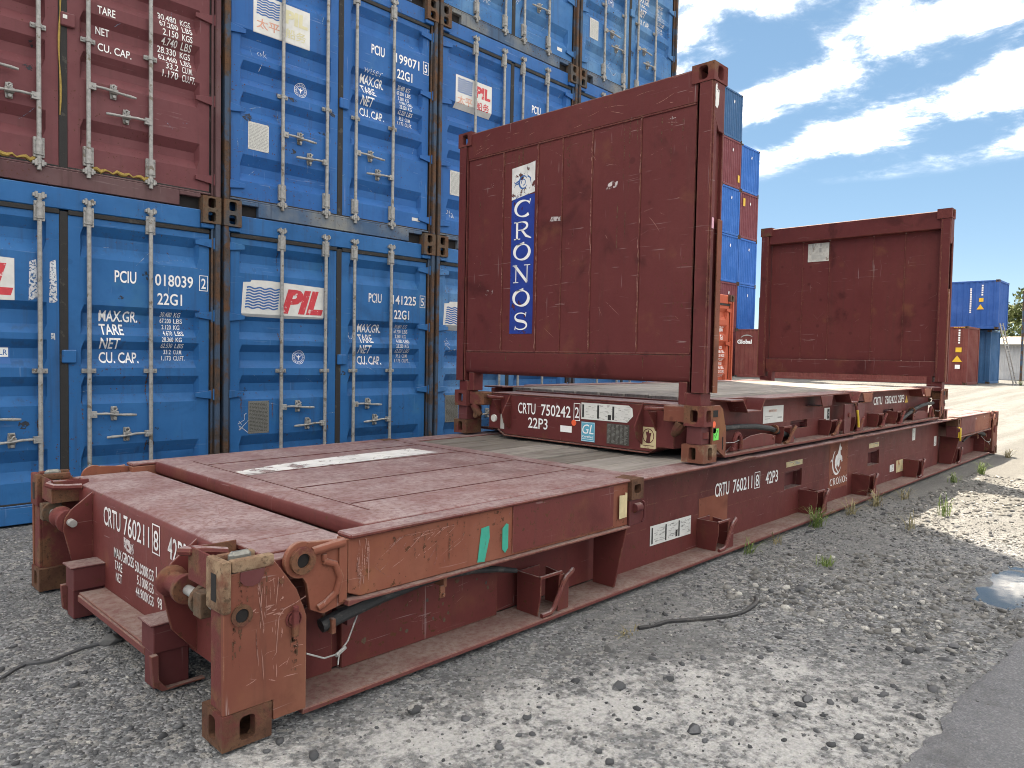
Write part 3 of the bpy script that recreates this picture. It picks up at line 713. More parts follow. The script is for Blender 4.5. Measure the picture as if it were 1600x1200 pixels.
def ground_mat():
    t = NT('yard_gravel'); sp = t.n('ShaderNodeSeparateXYZ'); t.t.links.new(t.pos, sp.inputs[0]); X, Y = sp.outputs['X'], sp.outputs['Y']
    big = t.noise(.7, 5, .6); mid = t.noise(5, 6, .62); fine = t.noise(60, 5, .7); v1 = t.voro(85); v2 = t.voro(85, out='Color'); v3 = t.voro(38, out='Color')
    sx = t.n('ShaderNodeSeparateXYZ'); t.t.links.new(v2, sx.inputs[0]); s3 = t.n('ShaderNodeSeparateXYZ'); t.t.links.new(v3, s3.inputs[0])
    c = t.mix(t.map(mid, .3, .7), (.082, .086, .091, 1), (.168, .173, .178, 1))
    c = t.mix(t.math('MULTIPLY', t.map(sx.outputs[0], .55, 1.0), .75), c, (.33, .338, .345, 1))
    c = t.mix(t.math('MULTIPLY', t.map(sx.outputs[1], .6, 1.0), .75), c, (.035, .036, .039, 1))
    c = t.mix(t.math('MULTIPLY', t.map(s3.outputs[0], .72, .95), .5), c, (.36, .35, .325, 1))
    c = t.mix(t.math('MULTIPLY', t.map(big, .42, .68), .55), c, (.148, .150, .150, 1))                   # patches of fines
    # pale sandy ground away from the stack
    far = t.map(t.math('ADD', t.math('ADD', X, t.math('MULTIPLY', t.math('SUBTRACT', big, .5), 3.0)), t.math('MULTIPLY', t.math('SUBTRACT', mid, .5), 1.5)), 4.6, 8.0)
    far = t.math('MAXIMUM', far, t.map(t.math('ADD', Y, t.math('MULTIPLY', mid, 1.5)), -4.4, -3.0, 1, 0))  # pale ground extended behind the camera, added to bounce light into the shade
    sand = t.mix(t.map(mid, .35, .7), (.192, .192, .184, 1), (.112, .112, .107, 1)); sand = t.mix(t.math('MULTIPLY', t.map(sx.outputs[0], .6, 1), .5), sand, (.26, .258, .25, 1))
    sand = t.mix(t.math('MULTIPLY', t.map(sx.outputs[1], .75, 1), .6), sand, (.07, .068, .064, 1))
    track = t.noise(1.2, 4, .6, stretch=(.06, 1.3, 1), off=(4, 2, 0)); sand = t.mix(t.math('MULTIPLY', t.map(track, .42, .60), .8), sand, (.105, .104, .098, 1))
    c = t.mix(t.math('MULTIPLY', far, .85), c, sand)
    # crusted white strip beside the asphalt
    e = t.math('ADD', Y, t.math('MULTIPLY', X, .42))                                                   # upper edge of the strip
    e = t.math('ADD', e, t.math('MULTIPLY', t.math('SUBTRACT', t.noise(1.6, 5, .65, off=(7, 3, 0)), .5), 1.1))
    band = t.math('MULTIPLY', t.map(e, -.02, .34, 1, 0), t.map(t.math('ADD', X, t.math('MULTIPLY', mid, 1.2)), 2.55, 3.6, 1, 0))
    band = t.math('MULTIPLY', band, t.map(X, -.55, .15))
    cr = t.math('ADD', t.math('MULTIPLY', t.noise(26, 6, .72, off=(1, 1, 0)), .8), t.math('MULTIPLY', t.noise(3.4, 5, .6, off=(2, 0, 0)), .55))
    cm = t.math('MULTIPLY', t.map(t.math('ADD', cr, t.math('MULTIPLY', band, .20)), .78, .96), band)
    c = t.mix(t.math('MULTIPLY', cm, .85), c, t.mix(t.map(fine, .3, .7), (.50, .50, .49, 1), (.34, .338, .33, 1)))
    d = t.math('ADD', t.math('POWER', t.math('DIVIDE', t.math('SUBTRACT', X, PUD[0]), 1.0), 2.0), t.math('POWER', t.math('DIVIDE', t.math('SUBTRACT', Y, PUD[1]), .55), 2.0))
    wet = t.map(t.math('ADD', d, t.math('MULTIPLY', t.math('SUBTRACT', mid, .5), 1.0)), .35, 1.1, 1, 0)
    c = t.mix(t.math('MULTIPLY', wet, .55), c, t.mix(.5, c, (.06, .055, .05, 1), 'MULTIPLY'))
    h = t.math('ADD', t.math('MULTIPLY', v1, -.5), t.math('ADD', t.math('MULTIPLY', fine, .5), t.math('MULTIPLY', mid, .8)))
    t.bump(h, .75, .02)
    return t.fin(c, t.math('SUBTRACT', .92, t.math('MULTIPLY', wet, .45)), 0, .25)
MT['ground'] = ground_mat()
me = bpy.data.meshes.new('ground'); me.from_pydata(gv, [], gf); finish(me, 180)
tag(put('ground', me, 'ground'), None, None, kind='structure')

def asphalt_mat():
    t = NT('asphalt'); f = t.noise(120, 4, .7); v = t.voro(150, out='Color'); s = t.n('ShaderNodeSeparateXYZ'); t.t.links.new(v, s.inputs[0])
    c = t.mix(t.map(f, .3, .7), (.125, .130, .140, 1), (.195, .200, .213, 1)); c = t.mix(t.math('MULTIPLY', t.map(s.outputs[0], .7, 1), .5), c, (.30, .305, .32, 1))
    c = t.mix(t.math('MULTIPLY', t.map(t.noise(1.5, 5, .6), .45, .75), .4), c, (.22, .22, .225, 1)); cr = t.n('ShaderNodeTexVoronoi', feature='DISTANCE_TO_EDGE'); cr.inputs['Scale'].default_value = 1.7; mpc = t.n('ShaderNodeMapping'); wv = t.n('ShaderNodeVectorMath', operation='ADD'); nn = t.n('ShaderNodeTexNoise'); nn.inputs['Scale'].default_value = 5.0; nn.inputs['Detail'].default_value = 5
    t.t.links.new(t.pos, nn.inputs['Vector']); sv = t.n('ShaderNodeVectorMath', operation='SCALE'); sv.inputs['Scale'].default_value = .28; t.t.links.new(nn.outputs['Color'], sv.inputs[0]); t.t.links.new(t.pos, wv.inputs[0]); t.t.links.new(sv.outputs[0], wv.inputs[1]); t.t.links.new(wv.outputs[0], cr.inputs['Vector'])
    ck = t.map(cr.outputs['Distance'], .004, .012, 1, 0); c = t.mix(t.math('MULTIPLY', t.math('MULTIPLY', ck, .22), t.map(t.noise(1.1, 3), .50, .60)), c, (.03, .03, .032, 1)); c = t.mix(t.math('MULTIPLY', t.map(t.noise(3.3, 5, .65, off=(4, 4, 0)), .52, .68), .5), c, (.075, .077, .082, 1))
    t.bump(t.math('ADD', f, t.voro(150)), .9, .008)
    return t.fin(c, .85, 0, .3)
MT['asphalt'] = asphalt_mat()
rng = random.Random(3); m = MB(); top = []; low = []
ax = np.arange(-14, 4.6, .035)
for x in ax:
    e = -1.655-.055*max(0, x-2.2)+.035*mnoise.noise((x*2.3, 0, 0))+.026*mnoise.noise((x*9, 5, 0))+.012*mnoise.noise((x*27, 2, 0))
    if x > 3.3: e -= (x-3.3)*1.1
    top.append((float(x), e))
vs = [(x, e, .002) for x, e in top]+[(x, e-.03, .012) for x, e in top]+[(x, -4.3, .014) for x, e in top]; n = len(top)
m.add([(x, e, -.04) for x, e in top]+vs, [(k*n+i, k*n+i+1, (k+1)*n+i+1, (k+1)*n+i) for k in range(3) for i in range(n-1)])
tag(put('asphalt_road', m.mesh('asphalt_road', smooth=60), 'asphalt'), None, None, kind='structure')

t = NT('puddle_water'); t.bump(t.noise(7, 2, .5), .03, .01); t.b.inputs['IOR'].default_value = 1.33
MT['water'] = t.fin((.035, .035, .033, 1), .03, 0, .6)
m = MB(); n = 40; pts = [(PUD[0]+(.66+.07*math.sin(3*a+1)+.05*math.sin(5*a))*math.cos(a), PUD[1]+(.34+.05*math.sin(2*a)+.04*math.sin(7*a))*math.sin(a)) for a in [2*math.pi*k/n for k in range(n)]]
m.add([(PUD[0]+(p[0]-PUD[0])*1.5, PUD[1]+(p[1]-PUD[1])*1.6, -.0265) for p in pts], [tuple(range(n))])
tag(put('puddle_water', m.mesh('puddle_water', smooth=0), 'water'), None, None, kind='structure')

# gravel: uncountable loose stones
def stones(name, count, region, smin, smax, mats, seed, accept=None, zoff=0.0):
    rs = np.random.RandomState(seed); bm = bmesh.new(); bmesh.ops.create_icosphere(bm, subdivisions=1, radius=1); bv = np.array([v.co[:] for v in bm.verts]); bf = np.array([[v.index for v in f.verts] for f in bm.faces]); bm.free()
    x = rs.uniform(region[0], region[1], count*4); y = rs.uniform(region[2], region[3], count*4)
    keep = np.array([accept(a, b) if accept else True for a, b in zip(x, y)]); x, y = x[keep][:count], y[keep][:count]; count = len(x)
    s = smin*(smax/smin)**(rs.uniform(0, 1, count)**2.2)
    sc = s[:, None]*rs.uniform(.65, 1.25, (count, 3))*np.array([1, 1, .62]); ang = rs.uniform(0, 6.28, count); tilt = rs.uniform(-.5, .5, count)
    V = bv[None]*(1+rs.uniform(-.34, .30, (count, len(bv), 1)))*sc[:, None, :]
    c, sn = np.cos(tilt)[:, None], np.sin(tilt)[:, None]; vy, vz = V[..., 1]*c-V[..., 2]*sn, V[..., 1]*sn+V[..., 2]*c; V[..., 1], V[..., 2] = vy, vz
    c, sn = np.cos(ang)[:, None], np.sin(ang)[:, None]; vx, vy = V[..., 0]*c-V[..., 1]*sn, V[..., 0]*sn+V[..., 1]*c; V[..., 0], V[..., 1] = vx, vy
    gz = np.array([ground_z(a, b) for a, b in zip(x, y)])
    V += np.stack([x, y, gz+s*.12+zoff], 1)[:, None, :]
    F = (bf[None]+(np.arange(count)*len(bv))[:, None, None]).reshape(-1, 3)
    me = bpy.data.meshes.new(name); me.vertices.add(V.size//3); me.vertices.foreach_set('co', V.reshape(-1))
    me.loops.add(F.size); me.loops.foreach_set('vertex_index', F.reshape(-1).astype(np.int32)); me.polygons.add(len(F)); me.polygons.foreach_set('loop_start', np.arange(0, F.size, 3, dtype=np.int32))
    me.update(calc_edges=True); me.materials.append(None); return me
def stone_mat(name, lo, hi, pale=.2):
    t = NT(name); g = t.n('ShaderNodeNewGeometry'); r = g.outputs['Random Per Island']
    c = t.mix(t.map(r, 0, 1, smooth=False), lo, hi); c = t.mix(t.map(r, .94-pale*.4, 1.0), c, (.45, .44, .41, 1)); c = t.mix(t.math('MULTIPLY', t.map(t.noise(90, 4), .4, .7), .4), c, (.07, .07, .072, 1))
    t.bump(t.noise(160, 4, .6), .3, .004); return t.fin(c, .9, 0, .25)
MT['stone'] = stone_mat('grey_gravel_stone', (.055, .056, .059, 1), (.21, .208, .205, 1))
MT['stoned'] = stone_mat('dark_rock', (.045, .047, .051, 1), (.12, .124, .132, 1), .05)
MT['stonep'] = stone_mat('pale_gravel_stone', (.09, .089, .086, 1), (.24, .234, .222, 1), .4)
def open_ground(x, y):
    if -.05 < y < 2.5 and 0.3 < x < 12: return False
    if y < -1.62 and x < 3.3: return False
    if (x-PUD[0])**2/.4+(y-PUD[1])**2/.1 < .8: return False
    return y < 3.9
def crusty(x, y): return y+.42*x < .1 and x < 2.7
tag(put('gravel', stones('gravel', 24000, (-1.2, 6.5, -1.7, 3.9), .0028, .011, None, 1, lambda x, y: open_ground(x, y) and (not crusty(x, y) or random.random() < .35)), 'stone'), 'fine grey gravel spread over the yard ground', 'gravel', kind='stuff')
tag(put('gravel', stones('gravel', 1300, (-1.2, 7.5, -1.7, 1.6), .006, .027, None, 2, lambda x, y: open_ground(x, y)), 'stoned'), 'coarser dark gravel scattered over the yard ground', 'gravel', kind='stuff')
tag(put('gravel', stones('gravel', 6500, (2.8, 9.5, -2.6, -.25), .006, .028, None, 5, lambda x, y: open_ground(x, y) and mnoise.noise((x*.9, y*1.2, 3)) > -.15), 'stonep'), 'pale pebbles lying near the puddle', 'gravel', kind='stuff')
tag(put('gravel', stones('gravel', 1500, (.2, 4.2, -2.1, -1.57), .0025, .014, None, 8, None, .014), 'stone'), 'loose grit crumbled over the asphalt edge', 'gravel', kind='stuff')
# a few rocks large enough to point at
def rock(name, px, s, label, mat, seed):
    rs = random.Random(seed); bm = bmesh.new(); bmesh.ops.create_icosphere(bm, subdivisions=2, radius=1)
    for v in bm.verts:
        k = 1+.30*mnoise.noise(v.co*1.6+Vector((seed*3, 0, 0)))+.12*mnoise.noise(v.co*4+Vector((seed, 2, 0))); v.co *= k
    for k in range(5):
        d = Vector((rs.uniform(-1, 1), rs.uniform(-1, 1), rs.uniform(-.4, 1))).normalized()
        for v in bm.verts:
            e = v.co.dot(d)-.68
            if e > 0: v.co -= d*e
    a = rs.uniform(0, 6); 
    for v in bm.verts: v.co = Vector(((v.co.x*math.cos(a)-v.co.y*math.sin(a))*s*1.15, (v.co.x*math.sin(a)+v.co.y*math.cos(a))*s*.9, v.co.z*s*.6+s*.32))
    me = bpy.data.meshes.new(name); bm.to_mesh(me); bm.free(); finish(me, 25)
    x, y = px; o = put(name, me, mat, loc=(x, y, ground_z(x, y))); tag(o, label, 'rock', 'loose rocks lying on the yard'); return o
ROCKS = [((1.70, -.36), .036, 'angular blue-grey rock lying between the steel flange and the white crust'), ((1.40, -.62), .030, 'dark rock lying on the upper edge of the white crusted ground'), ((1.62, -.72), .026, 'dark rock on the white crust right of the other one'),
 ((2.36, -.62), .030, 'grey rock just in front of the loose black strap'), ((1.86, -1.22), .026, 'dark rock on the white crust nearest the asphalt'), ((1.32, -1.02), .030, 'dark grey rock in the middle of the white crusted ground'), ((.66, -.20), .030, 'grey rock beside the near bottom flange of the long rack'),
 ((2.93, -1.50), .030, 'brown rock lying by the asphalt edge at right'), ((3.25, -.62), .034, 'flat grey rock between the strap and the puddle'), ((.06, 1.30), .050, 'broken grey lump lying on the cracked cable at left'), ((.95, -.52), .022, 'small brown pebble in the white crust at the front')]
for i, (p, s, l) in enumerate(ROCKS): rock('rock', p, s, l, 'stoned' if i % 3 else 'stone', i+1)

# ------------------------------------------------------------------ wall of containers
RZ = -0.0066; XAB, YW, PC = 1.8367, 4.0636, 2.4653
def col_loc(k, row, dy=0.0): x = (k-1)*PC+.013; return (XAB+math.cos(RZ)*x, YW+math.sin(RZ)*x+dy, row*H20)
K1 = ['30.480 KG', '67.200 LBS', '2.120 KG', '4.670 LBS', '28.360 KG', '62.530 LBS', '33.2 CU.M.', '1.173 CU.FT.']
K2 = ['30.480 KG', '67.200 LBS', '2.260 KG', '4.980 LBS', '28.220 KG', '62.220 LBS', '33.2 CU.M.', '1.173 CU.FT.']
K3 = ['30.480 KGS', '67.200 LBS', '2.150 KGS', '4.740 LBS', '28.330 KGS', '62.460 LBS', '33.2 CU.M.', '1.170 CU.FT.']
a1 = wall_container(col_loc(0, 0), RZ, 'blue container on the ground numbered 018039, below the maroon one', 'blue1', 'blue1')
door_text(a1, 'a', '018039', '2', K1); sticker_wide(a1, .02+.12, .895, 1.69, 2.03)
s = mark(a1, 'square_sticker', Flat().rect(.78, 1.225, .872, 1.355), side_fr(DY), 'pblue', .0025, prof_of('a')); F = Flat(); F.rect(.80, 1.275, .862, 1.345); mark(s, 'sticker_field', F, side_fr(DY), 'white', .0035, prof_of('a'))
F = Flat(); F.text('LR', .806, 1.29, .042, .05, .01); mark(s, 'letter_print', F, side_fr(DY), 'pblue', .0045, prof_of('a'))
for x0, x1, z0, z1 in ((.985, 1.045, 1.70, 2.02), (1.12, 1.175, 1.68, 2.03), (1.13, 1.16, 1.36, 1.66)): mark(a1, 'scuff_mark', Flat().poly([(x0, z0), (x1, z0+.03), (x1-.01, z1), (x0+.005, z1-.02)]), side_fr(DY), 'scrib', .0024, prof_of('a'))
a2 = wall_container(col_loc(0, 1), RZ, 'faded maroon container on top of the blue one numbered 018039', 'redc', 'sillr', 'b', postm='sillr')
red_text(a2, K3)
for (x0, x1, z) in ((.62, 1.03, .172), (1.42, 1.84, .172)):
    m = MB(); n = 14; m.tube([(x0+(x1-x0)*i/n, DY-.008+.004*math.sin(i*1.7), z+.012*math.sin(i*2.3)+.01) for i in range(n+1)], [.012+.006*math.sin(i*1.1) for i in range(n+1)], 6); put('torn_gasket_strip', m.mesh('torn_gasket_strip'), 'yellowed', a2, 'torn yellow sealant hanging from the door bottom')
m = MB(); m.tube([(1.196+.006*math.sin(i*.9), DY-.012, .55+i*.1) for i in range(14)], [.004+.005*abs(math.sin(i*.8)) for i in range(14)], 5); put('torn_gasket_strip', m.mesh('torn_gasket_strip'), 'yellowed', a2)
lb2 = mark(a2, 'small_sticker', Flat().rect(1.213, 1.283, 1.243, 1.312), side_fr(DY), 'stk', .0335)
b1 = wall_container(col_loc(1, 0), RZ, 'blue container on the ground numbered 141225, wide wave sticker on its left door', 'blue1', 'blue1')
door_text(b1, 'a', '141225', '5', K2, mat='whiteworn'); sticker_wide(b1, .185, 1.045, 1.675, 2.015); seal(b1, .80, 1.30); dataplate(b1, .26, .58, .465, .885, 'plate')
scribble(b1, 1.29, 1.50, .12, 4, 'AU'); scribble(b1, .17, .62, .14, 5)
b2 = wall_container(col_loc(1, 1), RZ, 'blue container in the second row numbered 199071, square sticker with yellowed letters', 'blue2', 'sillb')
door_text(b2, 'a', '199071', '5', K2); sticker_tall(b2, .29, .866, 1.695, 2.05, 'pyel', 'poran', 'stk'); seal(b2, .80, 1.305); dataplate(b2, .245, .62, .448, .872, 'plateL')
scribble(b2, .35, 1.50, .12, 9, 'ok'); scribble(b2, .36, 1.36, .10, 6, 'I'); scribble(b2, 1.50, 1.68, .13, 8, 'wiser'); mark(b2, 'small_sticker', Flat().rect(2.14, .24, 2.25, .275), side_fr(DY), 'stk', .003)
c1 = wall_container(col_loc(2, 0), RZ, 'blue container on the ground half hidden behind the tall maroon end wall', 'blue3', 'sillb')
sticker_wide(c1, .145, 1.0, 1.64, 1.975); dataplate(c1, .20, .56, .40, .88, 'plate'); scribble(c1, .2, 1.45, .12, 21)
c2 = wall_container(col_loc(2, 1), RZ, 'blue container in the second row with red and orange character sticker', 'blue2', 'sillb')
sticker_tall(c2, .285, .865, 1.64, 2.015); dataplate(c2, .22, .62, .43, .90, 'plateL'); door_text(c2, 'a', '', '', None); scribble(c2, .18, .36, .16, 11, 'Pla')
c3 = wall_container(col_loc(2, 2), RZ, 'blue container in the third row with grey grimy sill and chalk scribbles', 'blue3', 'sillb')
scribble(c3, .75, .42, .10, 12, 'PIC'); scribble(c3, 1.26, .55, .25, 13); scribble(c3, 1.6, .9, .3, 14); mark(c3, 'small_sticker', Flat().rect(2.05, .24, 2.15, .285), side_fr(DY), 'stk', .003)
d1 = wall_container(col_loc(3, 0), RZ, 'pale weathered blue container seen through the gap under the end wall', 'blue3', 'sillb')
d2 = wall_container(col_loc(3, 1), RZ, 'blue container in the second row almost hidden behind the tall end wall', 'blue2', 'sillb')
d3 = wall_container(col_loc(3, 2), RZ, 'weathered blue container ending the third row against the sky', 'blue3', 'sillb')
dataplate(d3, .265, .63, .455, .90, 'plateL'); door_text(d3, 'a', None, '', K2, mat='whiteworn'); seal(d3, .80, 1.30); scribble(d3, .7, .35, .1, 15)
b3 = wall_container(col_loc(1, 2), RZ, 'blue container in the third row, only its bottom corner showing above number 199071', 'blue3', 'sillb')
a3 = wall_container(col_loc(0, 2), RZ, 'blue container resting on the faded maroon one', 'blue2', 'sillb', handles=False)
for k, n in ((0, 'first'), (1, 'second'), (2, 'third'), (3, 'fourth')):
    for r in (3, 4, 5):
        if r == 5 and k == 0: continue
        c = far_container(col_loc(k, r), L20, H20, ('blue2', 'redc', 'blue1')[(k+r) % 3], 'container in the %s row of the %s column, high above the numbered ones' % ({3: 'fourth', 4: 'fifth', 5: 'topmost'}[r], n), 'containers high in the stack', rz=RZ)
e1 = wall_container((9.55, 4.32, 0), 0, 'orange-red container seen between the two maroon end walls', 'orange', 'orange', 'b', postm='orange', castm='cast')
F = Flat(); F.text('4286', 1.998, 1.895, .1, .216, .014); F.text('2', 2.286, 1.895, .095, .04, .014); F.text('G1', 2.02, 1.735, .1, .10, .014); mark(e1, 'lettering', F, side_fr(DY), 'white', .003, prof_of('b'))
F = Flat()
for i, s in enumerate(K3): F.text(s, 1.90, 1.56-i*.075, .055, .30, .01)
mark(e1, 'lettering', F, side_fr(DY), 'white', .003, prof_of('b'))

# ------------------------------------------------------------------ flat racks
W = W20
def flip(m, L, fx, fy): return m.map(lambda p: Vector(((L-p.x) if fx else p.x, (W-p.y) if fy else p.y, p.z)))
def lash_bracket(x, z, y0, y1, tall=.205, w=.34):
    """winch bracket standing on the bottom flange: boxed plates and a bent round bar"""
    a = MB(); t = .008
    a.prism([(y1, z), (y0+.02, z), (y0, z+tall*.55), (y0, z+tall), (y1, z+tall)], 'x', x, x+t)
    a.prism([(x+t, z), (x+w*.42, z), (x+w*.5, z+tall), (x+t, z+tall)], 'y', y1-t, y1)
    a.prism([(x+w*.40, z), (x+w*.66, z), (x+w*.66, z+tall*.82), (x+w*.44, z+tall*.95)], 'y', y0, y0+t)
    a.prism([(y0+t, z), (y1, z), (y1, z+tall*.9), (y0+t, z+tall*.82)], 'x', x+w*.655, x+w*.655+t)
    a.box(x, x+w*.50, y0-.002, y0+.012, z+tall-.012, z+tall+.002)
    b = MB(); b.tube([(x+.0, y0-.010, z+.010), (x+w*.18, y0-.014, z+.014), (x+w*.26, y0-.016, z+.035), (x+w*.46, y0-.018, z+tall*.74), (x+w*.53, y0-.018, z+tall*.86), (x+w*.68, y0-.010, z+tall*.93), (x+w*.78, y0+.01, z+tall*.94)], .013, 8)
    return a, b
def hook_ring(x, y, z):
    m = MB(); pts = arc(0, 0, .055, .085, 200, -20, 12); m.tube([(x+p[0], y, z+.03+p[1]) for p in pts], .017, 8); m.tube([(x-.06, y, z+.01), (x-.10, y-.005, z+.012)], .016, 8); return m
PLANK_T = {}
def wood_mat(name, seed):
    t = NT(name); g = t.n('ShaderNodeObjectInfo'); rnd = g.outputs['Random']
    gr = t.noise(16, 6, .65, stretch=(.10, 1.6, 1), off=(seed, 0, 0)); gr2 = t.noise(34, 4, .6, stretch=(.05, 1.5, 1), off=(seed, 3, 0)); bl = t.noise(2.6, 5, .65, off=(0, seed, 2))
    c = t.mix(t.map(gr, .35, .68), (.31, .285, .262, 1), (.185, .165, .148, 1)); c = t.mix(t.math('MULTIPLY', t.map(gr2, .52, .68), .85), c, (.075, .064, .054, 1))
    c = t.mix(t.math('MULTIPLY', t.map(bl, .48, .72), .6), c, (.13, .115, .10, 1)); c = t.mix(t.math('MULTIPLY', t.map(rnd, 0, .5, .55, 0, smooth=False), 1.0), c, (.12, .105, .09, 1)); c = t.mix(t.math('MULTIPLY', t.map(rnd, .3, 1, smooth=False), .5), c, (.36, .338, .315, 1)); t.bump(t.math('ADD', gr, gr2), .45, .006)
    return t.fin(c, .9, 0, .2)
MT['wood'] = wood_mat('weathered_deck_wood', 0)
def planks(parent, x0, x1, y0, y1, z0, z1, n, seed, splits=()):
    rng = random.Random(seed); p = (y1-y0)/n; cuts = [x0]+list(splits)+[x1]
    for j in range(n):
        sh = rng.uniform(-.15, .15) if splits else 0
        cc = [x0]+[c+sh for c in splits]+[x1]
        for a, b in zip(cc[:-1], cc[1:]):
            m = MB(); dz = rng.uniform(-.009, .001); yy0, yy1 = y0+j*p+.008+rng.uniform(0, .006), y0+(j+1)*p-.008-rng.uniform(0, .006)
            m.box(a+.003, b-.003, yy0, yy1, z0, z1+dz); put('plank', m.mesh('plank', .004), 'wood', parent)
def corner_stub(rk, L, fx, fy, h, hinge_sub=True):
    """folding corner of the long rack: bottom casting, post plates, fork head, pin with rollers"""
    P = lambda n, m, mat, par=rk, bev=.003, sm=35, **k: put(n, flip(m, L, fx, fy).mesh(n, bev, sm), mat, par, **k)
    cm = casting_mb(.178, .162, .122, hole=(.026, .042)); P('corner_casting', cm, 'rust', bev=0, sm=0)
    m = MB(); m.prism([(.004, .123), (.185, .123), (.186, .050), (.315, .050), (.315, .395), (.275, .500), (.190, .618), (.004, .600)], 'y', .004, .022)
    post = P('corner_post', m, 'rustred', bev=.002)
    P('post_channel', MB().box(.012, .026, .022, .120, .123, .470).box(.026, .300, .105, .122, .05, .58).box(.285, .300, .022, .104, .05, .42), 'mix', post)
    P('pin_collar', MB().ring((.067, -.004, .455), 'y', .024, .038, .008), 'rust', post, bev=0)
    P('pin_hole', MB().cyl((.067, .002, .455), (.067, .0035, .455), .024, 18), 'hole_shade', post, bev=0)
    m = MB(); m.ring((.262, -.004, .395), 'y', .026, .032, .008, 16); m.cyl((.262, -.006, .395), (.262, .0035, .395), .022, 12); m.box(.252, .272, -.018, .0, .335, .430); m.tube([(.262, -.012, .43), (.262, -.014, .445)], .012, 6); P('latch', m, 'mix', post, .002)
    m = MB(); m.cyl((.212, -.006, .545), (.212, .003, .545), .010, 8); P('bolt', m, 'mix', post, 0)
    # fork head: a U of two prongs over a slotted front block
    m = MB(); m.box(.030, .185, -.004, .034, .606, .648); m.box(.030, .165, .098, .132, .612, .646); m.box(-.002, .0298, -.004, .132, .470, .648); m.box(.0300, .060, .010, .034, .480, .6058)
    fk = P('fork_head', m, 'tan', bev=.009, seg=None) if False else put('fork_head', flip(m, L, fx, fy).mesh('fork_head', .008, 35, seg=2), 'tan' if (fx, fy) == (0, 0) else 'mix', rk)
    P('fork_slot', MB().box(-.0035, -.0025, .045, .085, .505, .600), 'hole_shade', fk, 0)
    P('opening_shade', MB().prism([(.062, .604), (.060, .575), (.075, .556), (.105, .548), (.130, .556), (.146, .580), (.150, .604)], 'y', .0005, .0035), 'dark', post, 0)  # solid darker plate, painted shade in place of a real opening
    # tray plates behind the fork and lifting eye
    m = MB(); m.box(.020, .028, .136, .330, .515, .640); m.box(.028, .200, .322, .330, .515, .632); m.box(.0285, .190, .150, .158, .50, .612); P('tray_plate', m, 'mix', rk, .002)
    m = MB(); m.tube([(.15, .30, .600), (.07, .30, .618), (.02, .31, .622), (.0, .34, .620), (.02, .37, .612), (.08, .375, .605), (.15, .37, .600)], .017, 8); P('lifting_eye', m, 'rack', rk, 0)
    m = MB(); m.box(.05, .13, .05, .085, .59, .662); P('wear_pad', m, 'plate', fk, .012)
    # gusset, pin and rollers on the end face
    m = MB(); m.prism([(.150, .600), (.150, .140), (.050, .255), (.012, .420), (.020, .480), (.05, .520)], 'y', .560, .572); gs = P('gusset', m, 'rack', rk, .002)
    pin = P('hinge_pin', MB().cyl((.045, .62, .455), (.045, .125, .455), .019, 14), 'galv', gs, 0)
    m = MB(); m.tube([(.045, .556, .455), (.045, .535, .455), (.045, .525, .455), (.045, .44, .455), (.045, .425, .455), (.045, .395, .455)], [.060, .060, .040, .040, .056, .056], 18); P('roller', m, 'mix', gs, .002)
    P('washer', MB().cyl((.045, .262, .455), (.045, .240, .455), .055, 18).box(.0, .09, .175, .240, .41, .50), 'cast', gs, .003)
    m = MB(); m.box(.008, .160, .630, .760, .145, .258); m.box(.012, .150, .640, .740, .0, .145); m.box(-.006, .17, .622, .768, .258, .266); P('landing_pad', m, 'dark', rk, .003)
    P('flange_foot', MB().prism([(-.012, .15), (.016, .15), (.018, .05), (.05, .008), (.20, .008), (.20, .0), (.03, .0), (-.004, .03)], 'y', .600, .628), 'flange', rk, .002)

